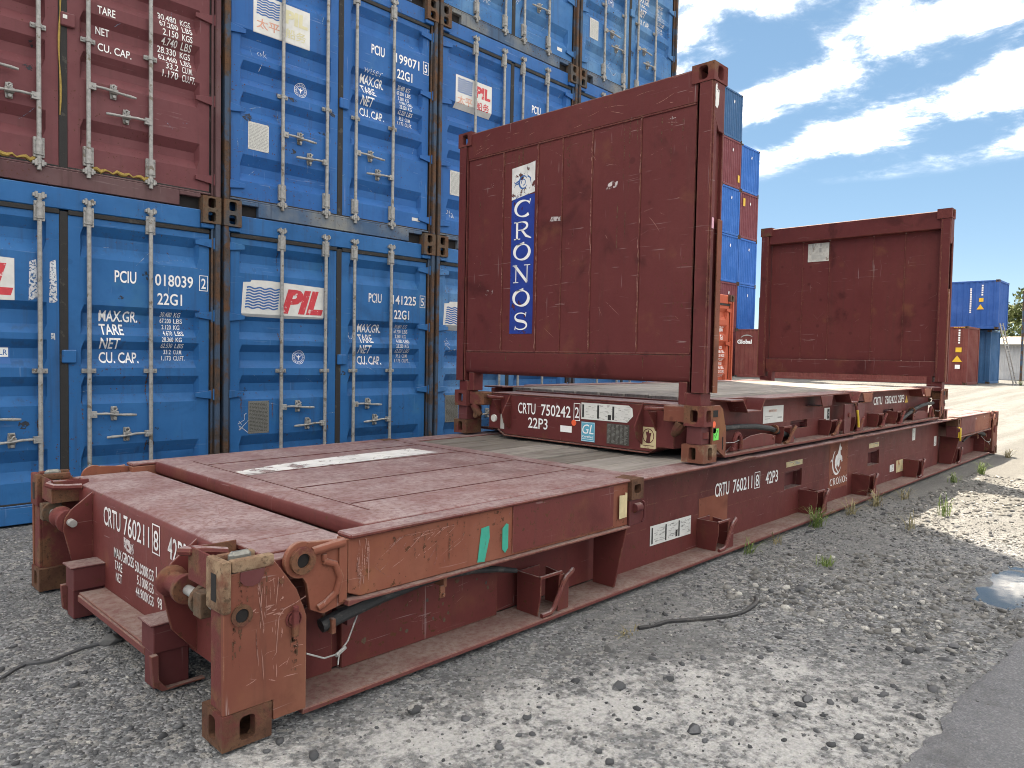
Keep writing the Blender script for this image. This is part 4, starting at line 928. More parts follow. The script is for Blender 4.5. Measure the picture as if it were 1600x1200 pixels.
def folded_beam(fw_, L, fx, fy):
    """side post of the folded-down end wall, lying along the rack side"""
    P = lambda n, m, mat, par=fw_, bev=.003, sm=35: put(n, flip(m, L, fx, fy).mesh(n, bev, sm), mat, par)
    m = MB(); m.prism([(.500, .430), (.560, .405), (2.362, .405), (2.362, .652), (.500, .640)], 'y', .022, .100)
    bm_ = P('side_post', m, 'faded', bev=.004)
    m = MB(); m.box(1.412, 2.22, .016, .0218, .418, .648); P('post_doubler', m, 'rack', bm_, .002)
    m = MB(); m.prism([(.490, .385), (.560, .392), (2.362, .392), (2.362, .4035), (.560, .4035), (.490, .41)], 'y', -.002, .10); P('ledge', m, 'flange', bm_, .003)
    m = MB(); m.prism([(.500, .6405), (2.362, .6525), (2.362, .668), (.500, .660)], 'y', .002, .10); P('top_lip', m, 'rack', bm_, .006)
    c = arc(.308, .594, .068, .068, 60, 275, 14); m = MB(); m.prism(c+[(.330, .500), (.345, .400), (.40, .372), (.498, .392), (.498, .640), (.345, .655)], 'y', .030, .050); lug = P('hinge_lug', m, 'faded', bm_, .003)
    P('lug_collar', MB().ring((.308, .012, .594), 'y', .027, .050, .02), 'mix', lug, 0); P('lug_hole', MB().cyl((.308, .0245, .594), (.308, .029, .594), .027, 18), 'hole_shade', lug, 0)
    m = MB(); m.tube([(.35, .026, .618), (.43, .024, .628), (.485, .024, .632)], .018, 8); m.tube([(.395, .026, .575), (.445, .024, .555), (.468, .024, .500), (.452, .024, .445), (.41, .026, .415), (.375, .028, .40)], .014, 8); m.box(.462, .4978, .020, .0302, .40, .64); m.tube([(.40, .026, .60), (.40, .026, .575)], .012, 6); P('lug_rib', m, 'faded', lug, .002)
    cm = casting_mb(.118, .140, .118, hole=(.030, .026)); cm.map(lambda p: Vector((2.364+p.x, -.003+p.y, .550+p.z))); P('end_casting', cm, 'rust', bm_, 0, 0)
    m = MB(); m.box(2.366, 2.480, .010, .13, .40, .548); m.tube([(2.40, .004, .50), (2.46, .002, .50)], .028, 10); m.tube([(2.475, .0, .535), (2.492, -.004, .52), (2.492, -.004, .43), (2.475, .0, .41)], .008, 6); P('lock_latch', m, 'dark', bm_, .003)
    m = MB(); m.prism([(.235, .40), (.002, .40), (.085, .036), (.235, .036)], 'x', 2.330, 2.345); P('support_gusset', m, 'rack', None or fw_.parent, .002)

rk = empty('flat_rack', (0, 0, 0), 0, 'long maroon flat rack on the ground with its end walls folded down, numbered 760211', 'flat rack')
L40 = 12.192
for fx in (0, 1):
    for fy in (0, 1): corner_stub(rk, L40, fx, fy, .64)
    P = lambda n, m, mat, par=rk, bev=.003, sm=35, seg=1: put(n, flip(m, L40, fx, 0).mesh(n, bev, sm, seg=seg), mat, par)
    m = MB(); m.prism([(.15, .13), (.15, .575), (.165, .602), (.195, .614), (.575, .614), (.575, .13)], 'y', .332, W-.332)
    eb = P('end_beam', m, 'rack', bev=.004)
    m = MB()
    for a, b in ((.135, .331), (W-.331, W-.135)): m.box(.205, .575, a, b, .595, .6135)
    P('end_beam_wing', m, 'rack', eb, .003)
    m = MB(); m.box(.028, .1495, .772, W-.772, .128, .140); m.box(.022, .034, .772, W-.772, .095, .1275); P('end_flange', m, 'flange', eb, .003)
    m = MB(); m.box(.19, .5745, .06, .134, .52, .6075); m.box(.19, .5745, W-.134, W-.06, .52, .6075); P('end_beam_cap', m, 'rack', eb, .004)
    # folded end wall: panel, seams
    m = MB(); m.box(.628, 2.450, .1005, W-.1005, .585, .669)
    fwl = put('folded_end_wall', flip(m, L40, fx, 0).mesh('folded_end_wall', .022, 40, seg=3), 'rack', rk)
    m = MB()
    for y in (.46, .95, 1.48, 1.96): m.box(.80, 2.395, y-.006, y+.006, .6685, .6730)
    for x in (.79, 2.40): m.box(x-.005, x+.005, .30, W-.30, .6685, .6728)
    P('weld_seam', m, 'dark', fwl, 0)
    m = MB(); m.box(2.453, 2.572, .10, W-.10, .63, .664); P('cross_strip', m, 'rack', rk, .004)
    m = MB(); m.box(.58, .640, .14, W-.14, .25, .30); m.box(.58, 2.45, .28, W-.28, .20, .25); P('trench_floor', m, 'dark', rk, 0)
    for fy in (0, 1): folded_beam(fwl, L40, fx, fy)
    if fx == 0:
        F = Flat(); F.poly([(.80, 1.455), (1.2, 1.49), (1.7, 1.51), (2.235, 1.535), (2.205, 1.81), (1.6, 1.78), (1.1, 1.70), (.79, 1.60)]); mark(fwl, 'worn_sticker', F, top_fr(.669), 'stktorn', .0030, None, 'long worn white sticker on the folded end wall')
        F = Flat()
        for x, y, s in ((1.2, .30, .03), (1.5, 1.2, .02)): F.disc(x, y, s*.3, 7)
        rngp = random.Random(6)
        for k in range(9): m = MB()
    for fy in (0, 1):
        Pf = lambda n, m, mat, par=rk, bev=.003, sm=35: put(n, flip(m, L40, fx, fy).mesh(n, bev, sm), mat, par)
        m = MB(); m.box(.316, 2.47, .262, .276, .036, .58); rw = Pf('recess_web', m, 'rack')
        m = MB(); m.box(.610, 1.530, .228, .261, .036, .312); Pf('doubler_plate', m, 'rack', rw, .004)
        m = MB(); m.box(.375, .57, .236, .2615, .036, .33); m.box(.345, .362, .10, .261, .036, .40); m.prism([(.262, .40), (.13, .40), (.19, .31), (.262, .30)], 'x', 1.600, 1.612); Pf('stiffener', m, 'rack', rw, .002)
        m = MB(); pts = [(.430, .095, .300), (.52, .090, .322), (.70, .090, .350), (.92, .095, .368), (1.05, .10, .366), (1.25, .11, .350), (1.42, .12, .318), (1.56, .13, .280)]; m.tube(pts, [.028, .028, .026, .022, .018, .017, .015, .012], 10); hs = Pf('spring_bar', m, 'rubber', rk, 0)
        m = MB()
        for x, z in ((.455, .30), (1.02, .36)): m.box(x, x+.018, .055, .135, z-.03, z+.030)
        m.box(1.0, 1.03, .055, .065, .285, .34); m.cyl((1.015, .046, .30), (1.015, .056, .30), .010, 8); Pf('spring_clip', m, 'rustred', hs, .003)
        m = MB(); m.tube([(.33, .03, .24), (.40, .02, .205), (.47, .03, .200), (.53, .06, .225), (.60, .10, .30)], .0035, 6); m.tube([(.455, .025, .198), (.505, .04, .212)], .008, 6); m.tube([(.47, .028, .198), (.455, .012, .165)], .003, 5); Pf('wire_cable', m, 'galv', rk, 0)
for fy in (0, 1):
    Pf = lambda n, m, mat, par=rk, bev=.003, sm=35, seg=1: put(n, flip(m, L40, 0, fy).mesh(n, bev, sm, seg=seg), mat, par)
    m = MB(); m.prism([(.316, .012), (L40-.316, .012), (L40-.316, .034), (.316, .034)], 'y', .030, .262); Pf('bottom_flange', m, 'flange', bev=.004)
    m = MB(); pk = ((4.94, 5.30), (7.00, 7.36)); za, zb = .268, .420; x0, x1 = 2.482, L40-2.482
    m.box(x0, x1, .220, .236, .0345, za); m.box(x0, x1, .220, .236, zb, .644)
    xx = [x0, pk[0][0], pk[0][1], pk[1][0], pk[1][1], x1]
    for i in (0, 2, 4): m.box(xx[i], xx[i+1], .220, .236, za, zb)
    web = Pf('side_web', m, 'rack', bev=0, sm=0)
    for a, b in pk:
        m = MB(); m.box(a-.01, b+.01, .2365, 1.0, za-.012, za-.001); m.box(a-.01, b+.01, .2365, 1.0, zb+.001, zb+.012); m.box(a-.012, a-.001, .2365, 1.0, za, zb); m.box(b+.001, b+.012, .2365, 1.0, za, zb); m.box(a, b, .98, .99, za, zb)
        Pf('fork_pocket', m, 'dark', web, 0)
    m = MB(); m.box(2.5725, L40-2.5725, .002, .211, .6445, .660); m.box(2.482, 2.572, .002, .0995, .6445, .660); m.box(L40-2.572, L40-2.482, .002, .0995, .6445, .660); Pf('top_flange', m, 'rack', bev=.004)
    m = MB()
    for x in (3.68, 6.0, 9.3): m.prism([(x, .6605), (x+.03, .668), (x+.22, .668), (x+.26, .6605)], 'y', -.010, .10)
    Pf('edge_lug', m, 'flange', bev=.003)
    for x in (1.665, 3.50, 5.24, 6.55, 8.22, 10.00):
        a, b = lash_bracket(x, .0345, .055, .2195)
        lb = Pf('lashing_bracket', a, 'rack', bev=.0015); Pf('bent_bar', b, 'rack', lb, 0)
planks(rk, 2.576, L40-2.576, .2125, W-.2125, .615, .657, 8, 3, (6.1,))
put('under_frame', MB().box(2.6, L40-2.6, .24, W-.24, .40, .612).box(.6, L40-.6, .30, .42, .06, .40).box(.6, L40-.6, W-.42, W-.30, .06, .40).mesh('under_frame', smooth=0), 'dark', rk)
F = Flat(); rngs = random.Random(12)
for k in range(16):
    x = rngs.uniform(.70, 1.48); z = rngs.uniform(.08, .29); rr = rngs.uniform(.004, .013); F.poly([(x+rr*rngs.uniform(.4, 1.3)*math.cos(a), z+rr*1.3*rngs.uniform(.4, 1.3)*math.sin(a)) for a in [2*math.pi*i/9 for i in range(9)]])
tag(mark(rk, 'rust_spots', F, side_fr(.228), 'cast', .0015), None, None, kind='stuff')
# writing on the long rack
E0 = end_fr(.15); SD = side_fr(.220)
F = Flat(); F.text('CRTU', -1.687, .462, .098, .244, .008); F.text('760211', -1.399, .462, .098, .329, .008); F.text('8', -1.018, .466, .092, .055, .008); F.frame(-1.034, .447, -.946, .580, .006); F.text('42P3', -.857, .462, .098, .20, .008); mark(eb if False else rk, 'lettering', F, E0, 'whiteworn', .0025, None, 'flaking white number on the end beam')
F = Flat(); F.text('MAX.GROSS', -1.535, .325, .052, .272, .008); F.text('50.000KGS', -1.246, .318, .052, .229, .008); F.text('TARE', -1.526, .268, .046, .108, .008); F.text('5.100KGS', -1.221, .262, .046, .204, .008); F.text('NET', -1.508, .212, .046, .085, .008); F.text('44.900KGS', -1.238, .205, .046, .221, .008); F.text('1', -.990, .345, .05, None, .008); F.text('98', -.972, .215, .05, .05, .008); mark(rk, 'lettering', F, E0, 'whiteworn', .0025)
mark(rk, 'worn_patch', Flat().poly([(-1.399, .45), (-1.27, .44), (-1.262, .375), (-1.31, .385), (-1.395, .39)]), E0, 'faintwhite', .0020)
F = Flat(); F.text('CRTU', 3.744, .358, .102, .213, .010); F.text('760211', 4.017, .358, .102, .318, .010); F.text('8', 4.395, .362, .096, .055, .010); F.frame(4.375, .345, 4.470, .475, .006); F.text('42P3', 4.574, .358, .102, .228, .010); mark(web if False else rk, 'lettering', F, SD, 'white', .0025)
def label_sheet(parent, fr, x0, z0, x1, z1, off=.0025, mat='stk', bars=3, seed=1):
    s = mark(parent, 'instruction_label', Flat().rect(x0, z0, x1, z1), fr, mat, off); F = Flat(); G = Flat(); rng = random.Random(seed); w = (x1-x0)
    for b in range(bars):
        xb = x0+w*(.03+b*(.97/bars)); F.rect(xb, z0+.08*(z1-z0), xb+.016*max(1, w/.5), z1-.10*(z1-z0))
        for k in range(26):
            xx = xb+.05*w+rng.uniform(0, w*.70/bars); zz = z0+rng.uniform(.1, .85)*(z1-z0); G.rect(xx, zz, min(xx+rng.uniform(.01, .05), x1-.006), zz+.0035)
        if b == bars-1: F.rect(xb-.07*w, z0+.1*(z1-z0), xb-.02*w, z0+.45*(z1-z0))
    mark(s, 'label_bar', F, fr, 'pblack', off+.0012); mark(s, 'label_print', G, fr, 'pgrey', off+.0012)
label_sheet(rk, SD, 2.905, .147, 3.413, .276, seed=4)
for x0, x1, z0, z1, mt in ((4.96, 5.30, .455, .500, 'stkyel'), (7.02, 7.34, .455, .505, 'stkyel'), (8.55, 8.67, .43, .575, 'stk'), (9.51, 9.63, .29, .415, 'stk'), (7.74, 7.89, .13, .21, 'stk'), (7.97, 8.36, .10, .24, 'stkyel')):
    s = mark(rk, 'small_sticker', Flat().rect(x0, z0, x1, z1), SD, mt, .0025); F = Flat(); rng = random.Random(int(x0*100))
    for k in range(7): xx = x0+rng.uniform(.1, .7)*(x1-x0); zz = z0+rng.uniform(.1, .85)*(z1-z0); F.rect(xx, zz, xx+.2*(x1-x0), zz+.005)
    mark(s, 'sticker_print', F, SD, 'pgrey', .0036)
mark(rk, 'patch_plate', Flat().rect(3.52, .037, 3.94, .375), SD, 'faded', .0012)
F = Flat(); F.rect(5.93, .145, 6.41, .590); lg = mark(rk, 'logo_panel', F, SD, 'mixpanel' if 'mixpanel' in MT else 'faded', .0015)
F = Flat(); horse(F, 5.99, .275, .30); mark(lg, 'logo_print', F, SD, 'whiteworn', .0026)
F = Flat(); x = 5.955
for ch, w in zip('CRONOS', (.078, .078, .085, .08, .085, .06)): serif_glyph(F, ch, x, .178, w-.008, .068); x += w
mark(lg, 'lettering', F, SD, 'whiteworn', .0027)
S0 = side_fr(.0)
F = Flat(); F.poly([(1.186, .405+.012), (1.232, .412), (1.262, .52), (1.258, .575), (1.208, .57)]); 
tp = mark(rk, 'green_tape', F, side_fr(.022), 'teal_tape', .003, None, 'strip of green tape on the folded side post')
F = Flat(); F.poly([(1.345, .45), (1.365, .428), (1.385, .45), (1.385, .562), (1.37, .568), (1.345, .548)]); mark(rk, 'green_tape', F, side_fr(.022), 'teal_tape', .003, None, 'short pointed piece of green tape on the folded side post')
mark(rk, 'yellowed_sticker', Flat().poly([(2.262, .455), (2.335, .458), (2.337, .595), (2.318, .60), (2.315, .585), (2.262, .588)]), side_fr(.016), 'stkyel', .008)
F = Flat(); F.text('CON', 10.62, .565, .05, .22, .012); F.text('E', 11.30, .565, .05, .05, .012); F.text('D-D', 10.58, .46, .055, .20, .012); mark(rk, 'lettering', F, side_fr(.022), 'whitevworn', .004)
m = MB(); m.box(9.745, 9.80, -.012, .02, .40, .54); m.tube([(9.77, -.02, .53), (9.76, -.024, .45), (9.775, -.02, .36)], .014, 6); put('yellow_strap', m.mesh('yellow_strap', .004), 'yellow', rk)

def scratches(parent, fr, x0, x1, z0, z1, n, seed, lmin, lmax, ang, jit, wid, mat, off=.0016):
    F = Flat(); rng = random.Random(seed)
    for k in range(n):
        x, z = rng.uniform(x0, x1), rng.uniform(z0, z1); l = lmin*(lmax/lmin)**rng.random(); a = ang+rng.gauss(0, jit); pts = []; w = wid*rng.uniform(.4, 1.2)
        for i in range(6): pts.append((min(max(x, x0), x1), min(max(z, z0), z1))); x += l/5*math.cos(a); z += l/5*math.sin(a); a += rng.gauss(0, .05)
        F.stroke(pts, [w*.2, w*.8, w, w*.9, w*.6, w*.1])
    tag(mark(parent, 'scratches', F, fr, mat, off), None, None, kind='stuff')
PF = side_fr(.004); scratches(rk, PF, .12, .22, .20, .56, 26, 1, .02, .16, 1.57, .08, .0035, 'scr'); scratches(rk, PF, .10, .22, .40, .56, 14, 2, .015, .05, .1, .3, .006, 'scr'); scratches(rk, PF, .03, .30, .14, .30, 10, 3, .02, .07, .2, .5, .003, 'scr')
F = Flat(); F.stroke([(.312, .468), (.27, .452), (.225, .440), (.205, .415), (.20, .36), (.195, .29), (.180, .27)], [.003, .003, .004, .003, .003, .003, .001]); mark(rk, 'long_scratch', F, PF, 'scr', .0018)
BF = side_fr(.022); scratches(rk, BF, .54, .60, .43, .63, 18, 4, .03, .16, 1.55, .06, .004, 'scr', .004); scratches(rk, BF, .64, 1.10, .48, .61, 16, 5, .04, .22, .42, .10, .003, 'scr', .004); scratches(rk, BF, .60, 1.40, .43, .62, 26, 6, .02, .1, 1.2, .6, .0025, 'scrw', .004)
scratches(rk, SD, 2.6, 9.5, .06, .58, 60, 7, .02, .14, 1.4, .35, .004, 'scrw'); scratches(rk, side_fr(.228), .62, 1.50, .05, .30, 14, 9, .02, .1, .3, .5, .003, 'scrw')
scratches(rk, top_fr(.669), .70, 2.35, .2, 2.2, 46, 10, .04, .30, .15, .5, .004, 'scrw', .0030); scratches(rk, top_fr(.614), .22, .55, .4, 2.0, 14, 11, .03, .15, 1.2, .6, .004, 'scrw', .0025)
# ------------------------------------------------------------------ short rack on top
X0, Y0, Z0, L2 = 3.1958, 0.0187, 0.6745, 6.058
r2 = empty('flat_rack', (X0, Y0, Z0), 0, 'short maroon flat rack with both end walls raised, numbered 750242, stacked on the long one', 'flat rack')
DK = .405
def stub20(fx, fy):
    P = lambda n, m, mat, par=r2, bev=.003, sm=35, label=None: put(n, flip(m, L2, fx, fy).mesh(n, bev, sm), mat, par, label)
    P('corner_casting', casting_mb(.178, .162, .118, hole=(.026, .042)), 'tan' if fy == 0 and fx == 0 else 'rust', bev=0, sm=0)
    cm = casting_mb(.120, .150, .135, hole=(.028, .040)).map(lambda p: Vector((.002+p.x, .002+p.y, .240+p.z))); cp = P('corner_post', cm, 'mix', bev=0, sm=0)
    P('post_core', MB().box(.022, .16, .03, .14, .119, .239), 'dark', cp)
    m = MB(); m.prism([(.121, .119), (.30, .020), (.315, .03), (.315, .210), (.285, .285), (.262, .352), (.221, .376), (.1225, .376)], 'y', .006, .022); sp = P('side_plate', m, 'rustred', cp, .002)
    P('plate_hole', MB().cyl((.150, .003, .210), (.150, .0055, .210), .020, 14).box(.125, .19, .003, .0055, .30, .345), 'hole_shade', sp, 0)
    P('plate_slot', MB().box(.262, .272, .003, .0055, .075, .16), 'hole_shade', sp, 0)
    m = MB(); m.tube([(.075, .05, .16), (.075, .05, .20)], .04, 12); P('roller', m, 'mix', cp, 0)
    m = MB(); m.box(.035, .20, .158, .33, .255, .365); P('hinge_block', m, 'rustred' if fy == 0 else 'mix', r2, .006)
    m = MB(); m.tube([(.06, .20, .25), (.06, .24, .19), (.07, .27, .165)], [.04, .035, .02], 10); P('pivot', m, 'rust', r2, 0)
    m = MB(); m.prism([(.135, .37), (.135, .06), (.055, .12), (.03, .20), (.05, .235)], 'y', .555, .565); gs = P('gusset', m, 'mix' if fy == 0 else 'rack', r2, .002)
    m = MB(); m.tube([(.10, .34, .325), (.06, .36, .335), (.02, .42, .335), (.03, .47, .332), (.12, .48, .325)], .013, 8); P('lifting_eye', m, 'rack', r2, 0)
    m = MB(); m.prism([(.128, .31), (.128, .17), (.03, .31)], 'y', .44, .45); P('small_gusset', m, 'rack', r2, .001)
    if fy == 1 and fx == 0: P('grease_bolt', MB().cyl((.028, .235, .165), (.05, .235, .165), .028, 10), 'rust', r2, .004)
    return cp
cps = {}
for fx in (0, 1):
    for fy in (0, 1): cps[fx, fy] = stub20(fx, fy)
    P = lambda n, m, mat, par=r2, bev=.003, sm=35, seg=1, label=None: put(n, flip(m, L2, fx, 0).mesh(n, bev, sm, seg=seg), mat, par, label)
    # end beam with raised bottom corners
    prof = [(.30, .055), (.42, .055), (.50, .016), (W-.50, .016), (W-.42, .055), (W-.30, .055), (W-.30, .355), (.30, .355)]
    m = MB(); m.prism(prof, 'x', .134, .42); eb2 = P('end_beam', m, 'wallp', bev=.006)
    m = MB(); m.box(.128, .42, .335, W-.335, .3555, .366); P('beam_top_plate', m, 'rack', eb2, .003)
    m = MB(); m.box(.43, .47, .33, W-.33, .33, .378); P('beam_step', m, 'rack', eb2, .003)
    m = MB(); m.prism([(.42, .055), (.50, .014), (W-.50, .014), (W-.42, .055), (W-.43, .049), (W-.502, .006), (.502, .006), (.43, .049)], 'x', .118, .30); P('beam_lip', m, 'flange', eb2, .002)
    # raised end wall
    ZB, ZT = .520, 2.591; D = .178
    m = MB(); m.box(.018, .062, .128, W-.128, .7125, 2.3515); ew = P('end_wall', m, 'wallp', bev=.003)
    m = MB(); m.box(.012, .150, .118, W-.118, 2.352, 2.572); P('top_beam', m, 'wallp', ew, .008)
    m = MB(); m.prism([(.014, .712), (.014, .560), (.030, .530), (.060, .522), (.140, .522), (.140, .712)], 'y', .118, W-.118); P('bottom_beam', m, 'wallp', ew, .006)
    m = MB()
    ysm = (.552, .975, 1.26, 1.51, 1.89) if fx == 0 else (.54, .921, 1.488, 1.856)
    for y in ysm:
        m.box(.0095, .0178, y-.006, y+.006, .714, 2.350)
        if fx: m.box(.0622, .0705, y-.006, y+.006, .712, 2.352)
    for z in (.716, 2.348):
        m.box(.0095, .0178, .13, W-.13, z-.005, z+.005)
    P('weld_seam', m, 'wallp', ew, .0015)
    if fx:
        m = MB()
        for y in ysm:
            for z in (.712, 2.352): m.cyl((.064, y, z), (.070, y, z), .010, 6)
        P('weld_bead', m, 'stk', ew, 0)
    for fy in (0, 1):
        Q = lambda n, m, mat, par=ew, bev=.003, sm=35, label=None: put(n, flip(m, L2, fx, fy).mesh(n, bev, sm), mat, par, label)
        m = MB(); m.box(.004, .020, .012, .118, .46, 2.472); m.box(.004, .170, .100, .1175, .46, 2.472); m.prism([(.0202, .46), (.058, .46), (.058, 2.20), (.0202, 2.26)], 'y', .004, .020)
        m.box(.154, .170, .012, .0998, .46, 2.472); m.box(.0202, .1538, .036, .048, .46, 2.20); m.prism([(.0202, 2.26), (.0202, 2.472), (.1538, 2.472), (.1538, 2.16), (.09, 2.165)], 'y', .006, .030)
        po = Q('corner_post', m, 'wallp', bev=.003)
        m = MB(); m.box(.110, .168, .001, .011, .46, 1.60); Q('post_strip', m, 'rustred', po, .003)
        cm = casting_mb(.178, .162, .118, hole=(.032, .042)).map(lambda p: Vector((p.x, p.y, 2.473+p.z))); put('corner_casting', flip(cm, L2, fx, fy).mesh('corner_casting', .006, 30, seg=2), 'mix', ew)
        m = MB(); m.box(.020, .150, .040, .150, .340, .459); m.box(.030, .140, .1505, .215, .375, .53); m.prism([(.118, .459), (.165, .459), (.150, .345), (.118, .345)], 'x', .024, .10); Q('foot_tongue', m, 'wallp', po, .004)
# side beams
for fy in (0, 1):
    Pf = lambda n, m, mat, par=r2, bev=.003, sm=35: put(n, flip(m, L2, 0, fy).mesh(n, bev, sm), mat, par)
    m = MB(); pk = ((1.68, 2.03), (4.03, 4.38)); za, zb = .118, .185; x0, x1 = .318, L2-.318
    m.box(x0, x1, .140, .154, .033, za); m.box(x0, x1, .140, .154, zb, .392); xx = [x0, pk[0][0], pk[0][1], pk[1][0], pk[1][1], x1]
    for i in (0, 2, 4): m.box(xx[i], xx[i+1], .140, .154, za, zb)
    wb = Pf('side_web', m, 'rack', bev=0, sm=0)
    for a, b in pk:
        m = MB(); m.box(a, b, .20, .21, za-.02, zb+.02); m.box(a, b, .1545, .20, zb+.001, zb+.01); m.box(a-.01, a-.001, .1545, .20, za, zb); m.box(b+.001, b+.01, .1545, .20, za, zb)
        Pf('fork_pocket', m, 'dark', wb, 0)
    m = MB(); m.box(.318, L2-.318, .012, .160, .012, .032); Pf('bottom_flange', m, 'flange', bev=.003)
    # top flange dips into stake pockets
    m = MB(); xs_ = [.30]; zs_ = [DK]; n_ = ((.55, .90), (2.62, 2.92), (4.90, 5.30))
    up_ = [(.36, DK)]
    for a, b in n_: up_ += [(a, DK), (a+.07, DK-.085), (b-.07, DK-.085), (b, DK)]
    up_ += [(L2-.36, DK)]; lo_ = [(x, z-.012) for x, z in up_][::-1]
    for i in range(len(up_)-1):
        a, b = up_[i], up_[i+1]; m.prism([(a[0], a[1]-.012), (b[0], b[1]-.012), b, a], 'y', .002, .150)
    m.box(.36, L2-.36, .151, .235, DK-.012, DK); Pf('top_flange', m, 'rack', bev=.002)
    for x in (2.98, 5.02, 1.95):
        m = MB(); m.prism([(x-.01, DK-.013), (x+.27, DK-.013), (x+.23, DK-.10), (x+.04, DK-.10)], 'y', -.004, .006); m.prism([(x+.03, DK-.10), (x+.24, DK-.10), (x+.24, DK-.106), (x+.03, DK-.106)], 'y', .006, .139); Pf('stake_pocket', m, 'faded' if x > 2.5 else 'rack', bev=.002)  # brighter paint puts sunlight into the colour of the pockets past the shadow edge
    for x in (1.30, 2.28, 2.88, 3.55, 4.15):
        a, b = lash_bracket(x, .0325, .030, .1395, .135, .30); lb = Pf('lashing_bracket', a, 'rack', bev=.0015); Pf('bent_bar', b, 'mix', lb, 0)
    for x, s in ((2.56, 1), (2.90, -1)):
        m = MB(); m.prism([(x, .30), (x+.20, .30), (x+.15, .034), (x, .034)], 'y', .016, .030); Pf('lock_plate', m, 'dark', bev=.002)
    m = MB(); m.cyl((2.66, .004, .20), (2.66, .016, .20), .022, 10); m.tube([(2.78, .0, .30), (2.80, -.004, .26), (2.84, -.004, .14), (2.86, .0, .09)], .012, 6); Pf('lock_bolt', m, 'mix', bev=0)
    m = MB(); m.tube([(2.80, -.012, .24), (2.82, -.014, .18), (2.85, -.012, .08)], .010, 6); Pf('yellow_seal', m, 'yellow', bev=0)
    for fx in (0, 1):
        m = MB(); pts = [(.38, .075, .205), (.62, .07, .205), (.90, .072, .190), (1.15, .075, .160), (1.42, .08, .100), (1.60, .085, .055)]
        m.tube(pts, [.020, .020, .021, .021, .021, .020], 10); sb = put('spring_bar', flip(m, L2, fx, fy).mesh('spring_bar'), 'rubber', r2)
        m = MB(); m.ring((1.22, .075, .150), 'x', .022, .036, .02, 12); put('spring_clip', flip(m, L2, fx, fy).mesh('spring_clip', .002), 'mix', sb)
        m = MB(); m.prism([(.42, .034), (1.22, .034), (1.22, .105), (1.0, .135), (.80, .128), (.50, .07)], 'y', .060, .070); m.cyl((1.18, .052, .085), (1.18, .061, .085), .012, 8); put('spring_plate', flip(m, L2, fx, fy).mesh('spring_plate', .002), 'rack', r2)
        m = hook_ring(.56, .045, .045); put('lashing_ring', flip(m, L2, fx, fy).mesh('lashing_ring'), 'mix', r2)
        m = MB(); m.tube([(.32, .01, .115), (.42, .0, .112), (.52, .012, .12)], .0025, 5); put('wire_cable', flip(m, L2, fx, fy).mesh('wire_cable'), 'galv', r2)
planks(r2, .475, L2-.475, .2365, W-.2365, DK-.045, DK-.004, 8, 9)
put('under_frame', MB().box(.43, L2-.43, .17, W-.17, .16, .355).mesh('under_frame', smooth=0), 'dark', r2)
# writing on the short rack
E2 = end_fr(.134); q_ = lambda y: -(y-Y0)
F = Flat(); z = .882-Z0
F.text('CRTU', q_(1.806), z, .092, .194, .010); F.text('750242', q_(1.549), z, .092, .306, .010); F.text('2', q_(1.200), z+.004, .086, .040, .010); F.frame(q_(1.212), z-.018, q_(1.148), z+.118, .005); F.text('22P3', q_(1.690), .770-Z0, .088, .212, .010)
mark(r2, 'lettering', F, E2, 'white', .0025)
s = mark(r2, 'instruction_label', Flat().poly([(q_(1.137), .882-Z0), (q_(.712), .884-Z0), (q_(.66), .935-Z0), (q_(.668), .99-Z0), (q_(.70), 1.010-Z0), (q_(1.137), 1.008-Z0)]), E2, 'stk', .0025)
F = Flat(); G = Flat(); rng = random.Random(2)
for b in (1.128, .985, .845): F.rect(q_(b), .895-Z0, q_(b)+.018, .995-Z0)
F.rect(q_(.885), .892-Z0, q_(.855), .930-Z0)
for k in range(90): xx = q_(1.10)+rng.uniform(0, .40); zz = .89-Z0+rng.uniform(0, .11); G.rect(xx, zz, xx+rng.uniform(.006, .03), zz+.0025)
mark(s, 'label_bar', F, E2, 'pblack', .0036); mark(s, 'label_print', G, E2, 'pgrey', .0034)
s = mark(r2, 'certificate_sticker', Flat().rect(q_(1.133), .712-Z0, q_(1.003), .862-Z0), E2, 'cyan', .0025, None, 'light blue sticker with white letters')
F = Flat(); F.frame(q_(1.129), .716-Z0, q_(1.007), .858-Z0, .002); F.text('GL', q_(1.122), .772-Z0, .075, .108, .0, .22); F.text('Certified', q_(1.122), .742-Z0, .018, .105, .012); F.rect(q_(1.12), .730-Z0, q_(1.02), .733-Z0); mark(s, 'letter_print', F, E2, 'white', .0036)
s = mark(r2, 'data_plate', Flat().rect(q_(.892), .716-Z0, q_(.69), .868-Z0), E2, 'plateD', .0028); F = Flat(); rng = random.Random(8)
for k in range(16):
    zz = .724-Z0+k*.0088
    for j in range(5): xx = q_(.885)+j*.038; F.rect(xx, zz, xx+rng.uniform(.015, .034), zz+.004)
mark(s, 'plate_print', F, E2, 'plate', .0036)
s = mark(r2, 'warning_label', Flat().rect(q_(.590), .716-Z0, q_(.462), .868-Z0), E2, 'stkyel', .0025, None, 'yellowed warning label with brown ring')
F = Flat(); F.stroke(arc(q_(.526), .805-Z0, .045, .05, 0, 360, 24), .006); F.poly([(q_(.545), .76-Z0), (q_(.510), .755-Z0), (q_(.508), .80-Z0), (q_(.50), .83-Z0), (q_(.518), .825-Z0), (q_(.524), .85-Z0), (q_(.536), .83-Z0), (q_(.548), .838-Z0), (q_(.540), .80-Z0)]); F.rect(q_(.57), .733-Z0, q_(.48), .738-Z0); mark(s, 'label_print', F, E2, 'dark', .0036)
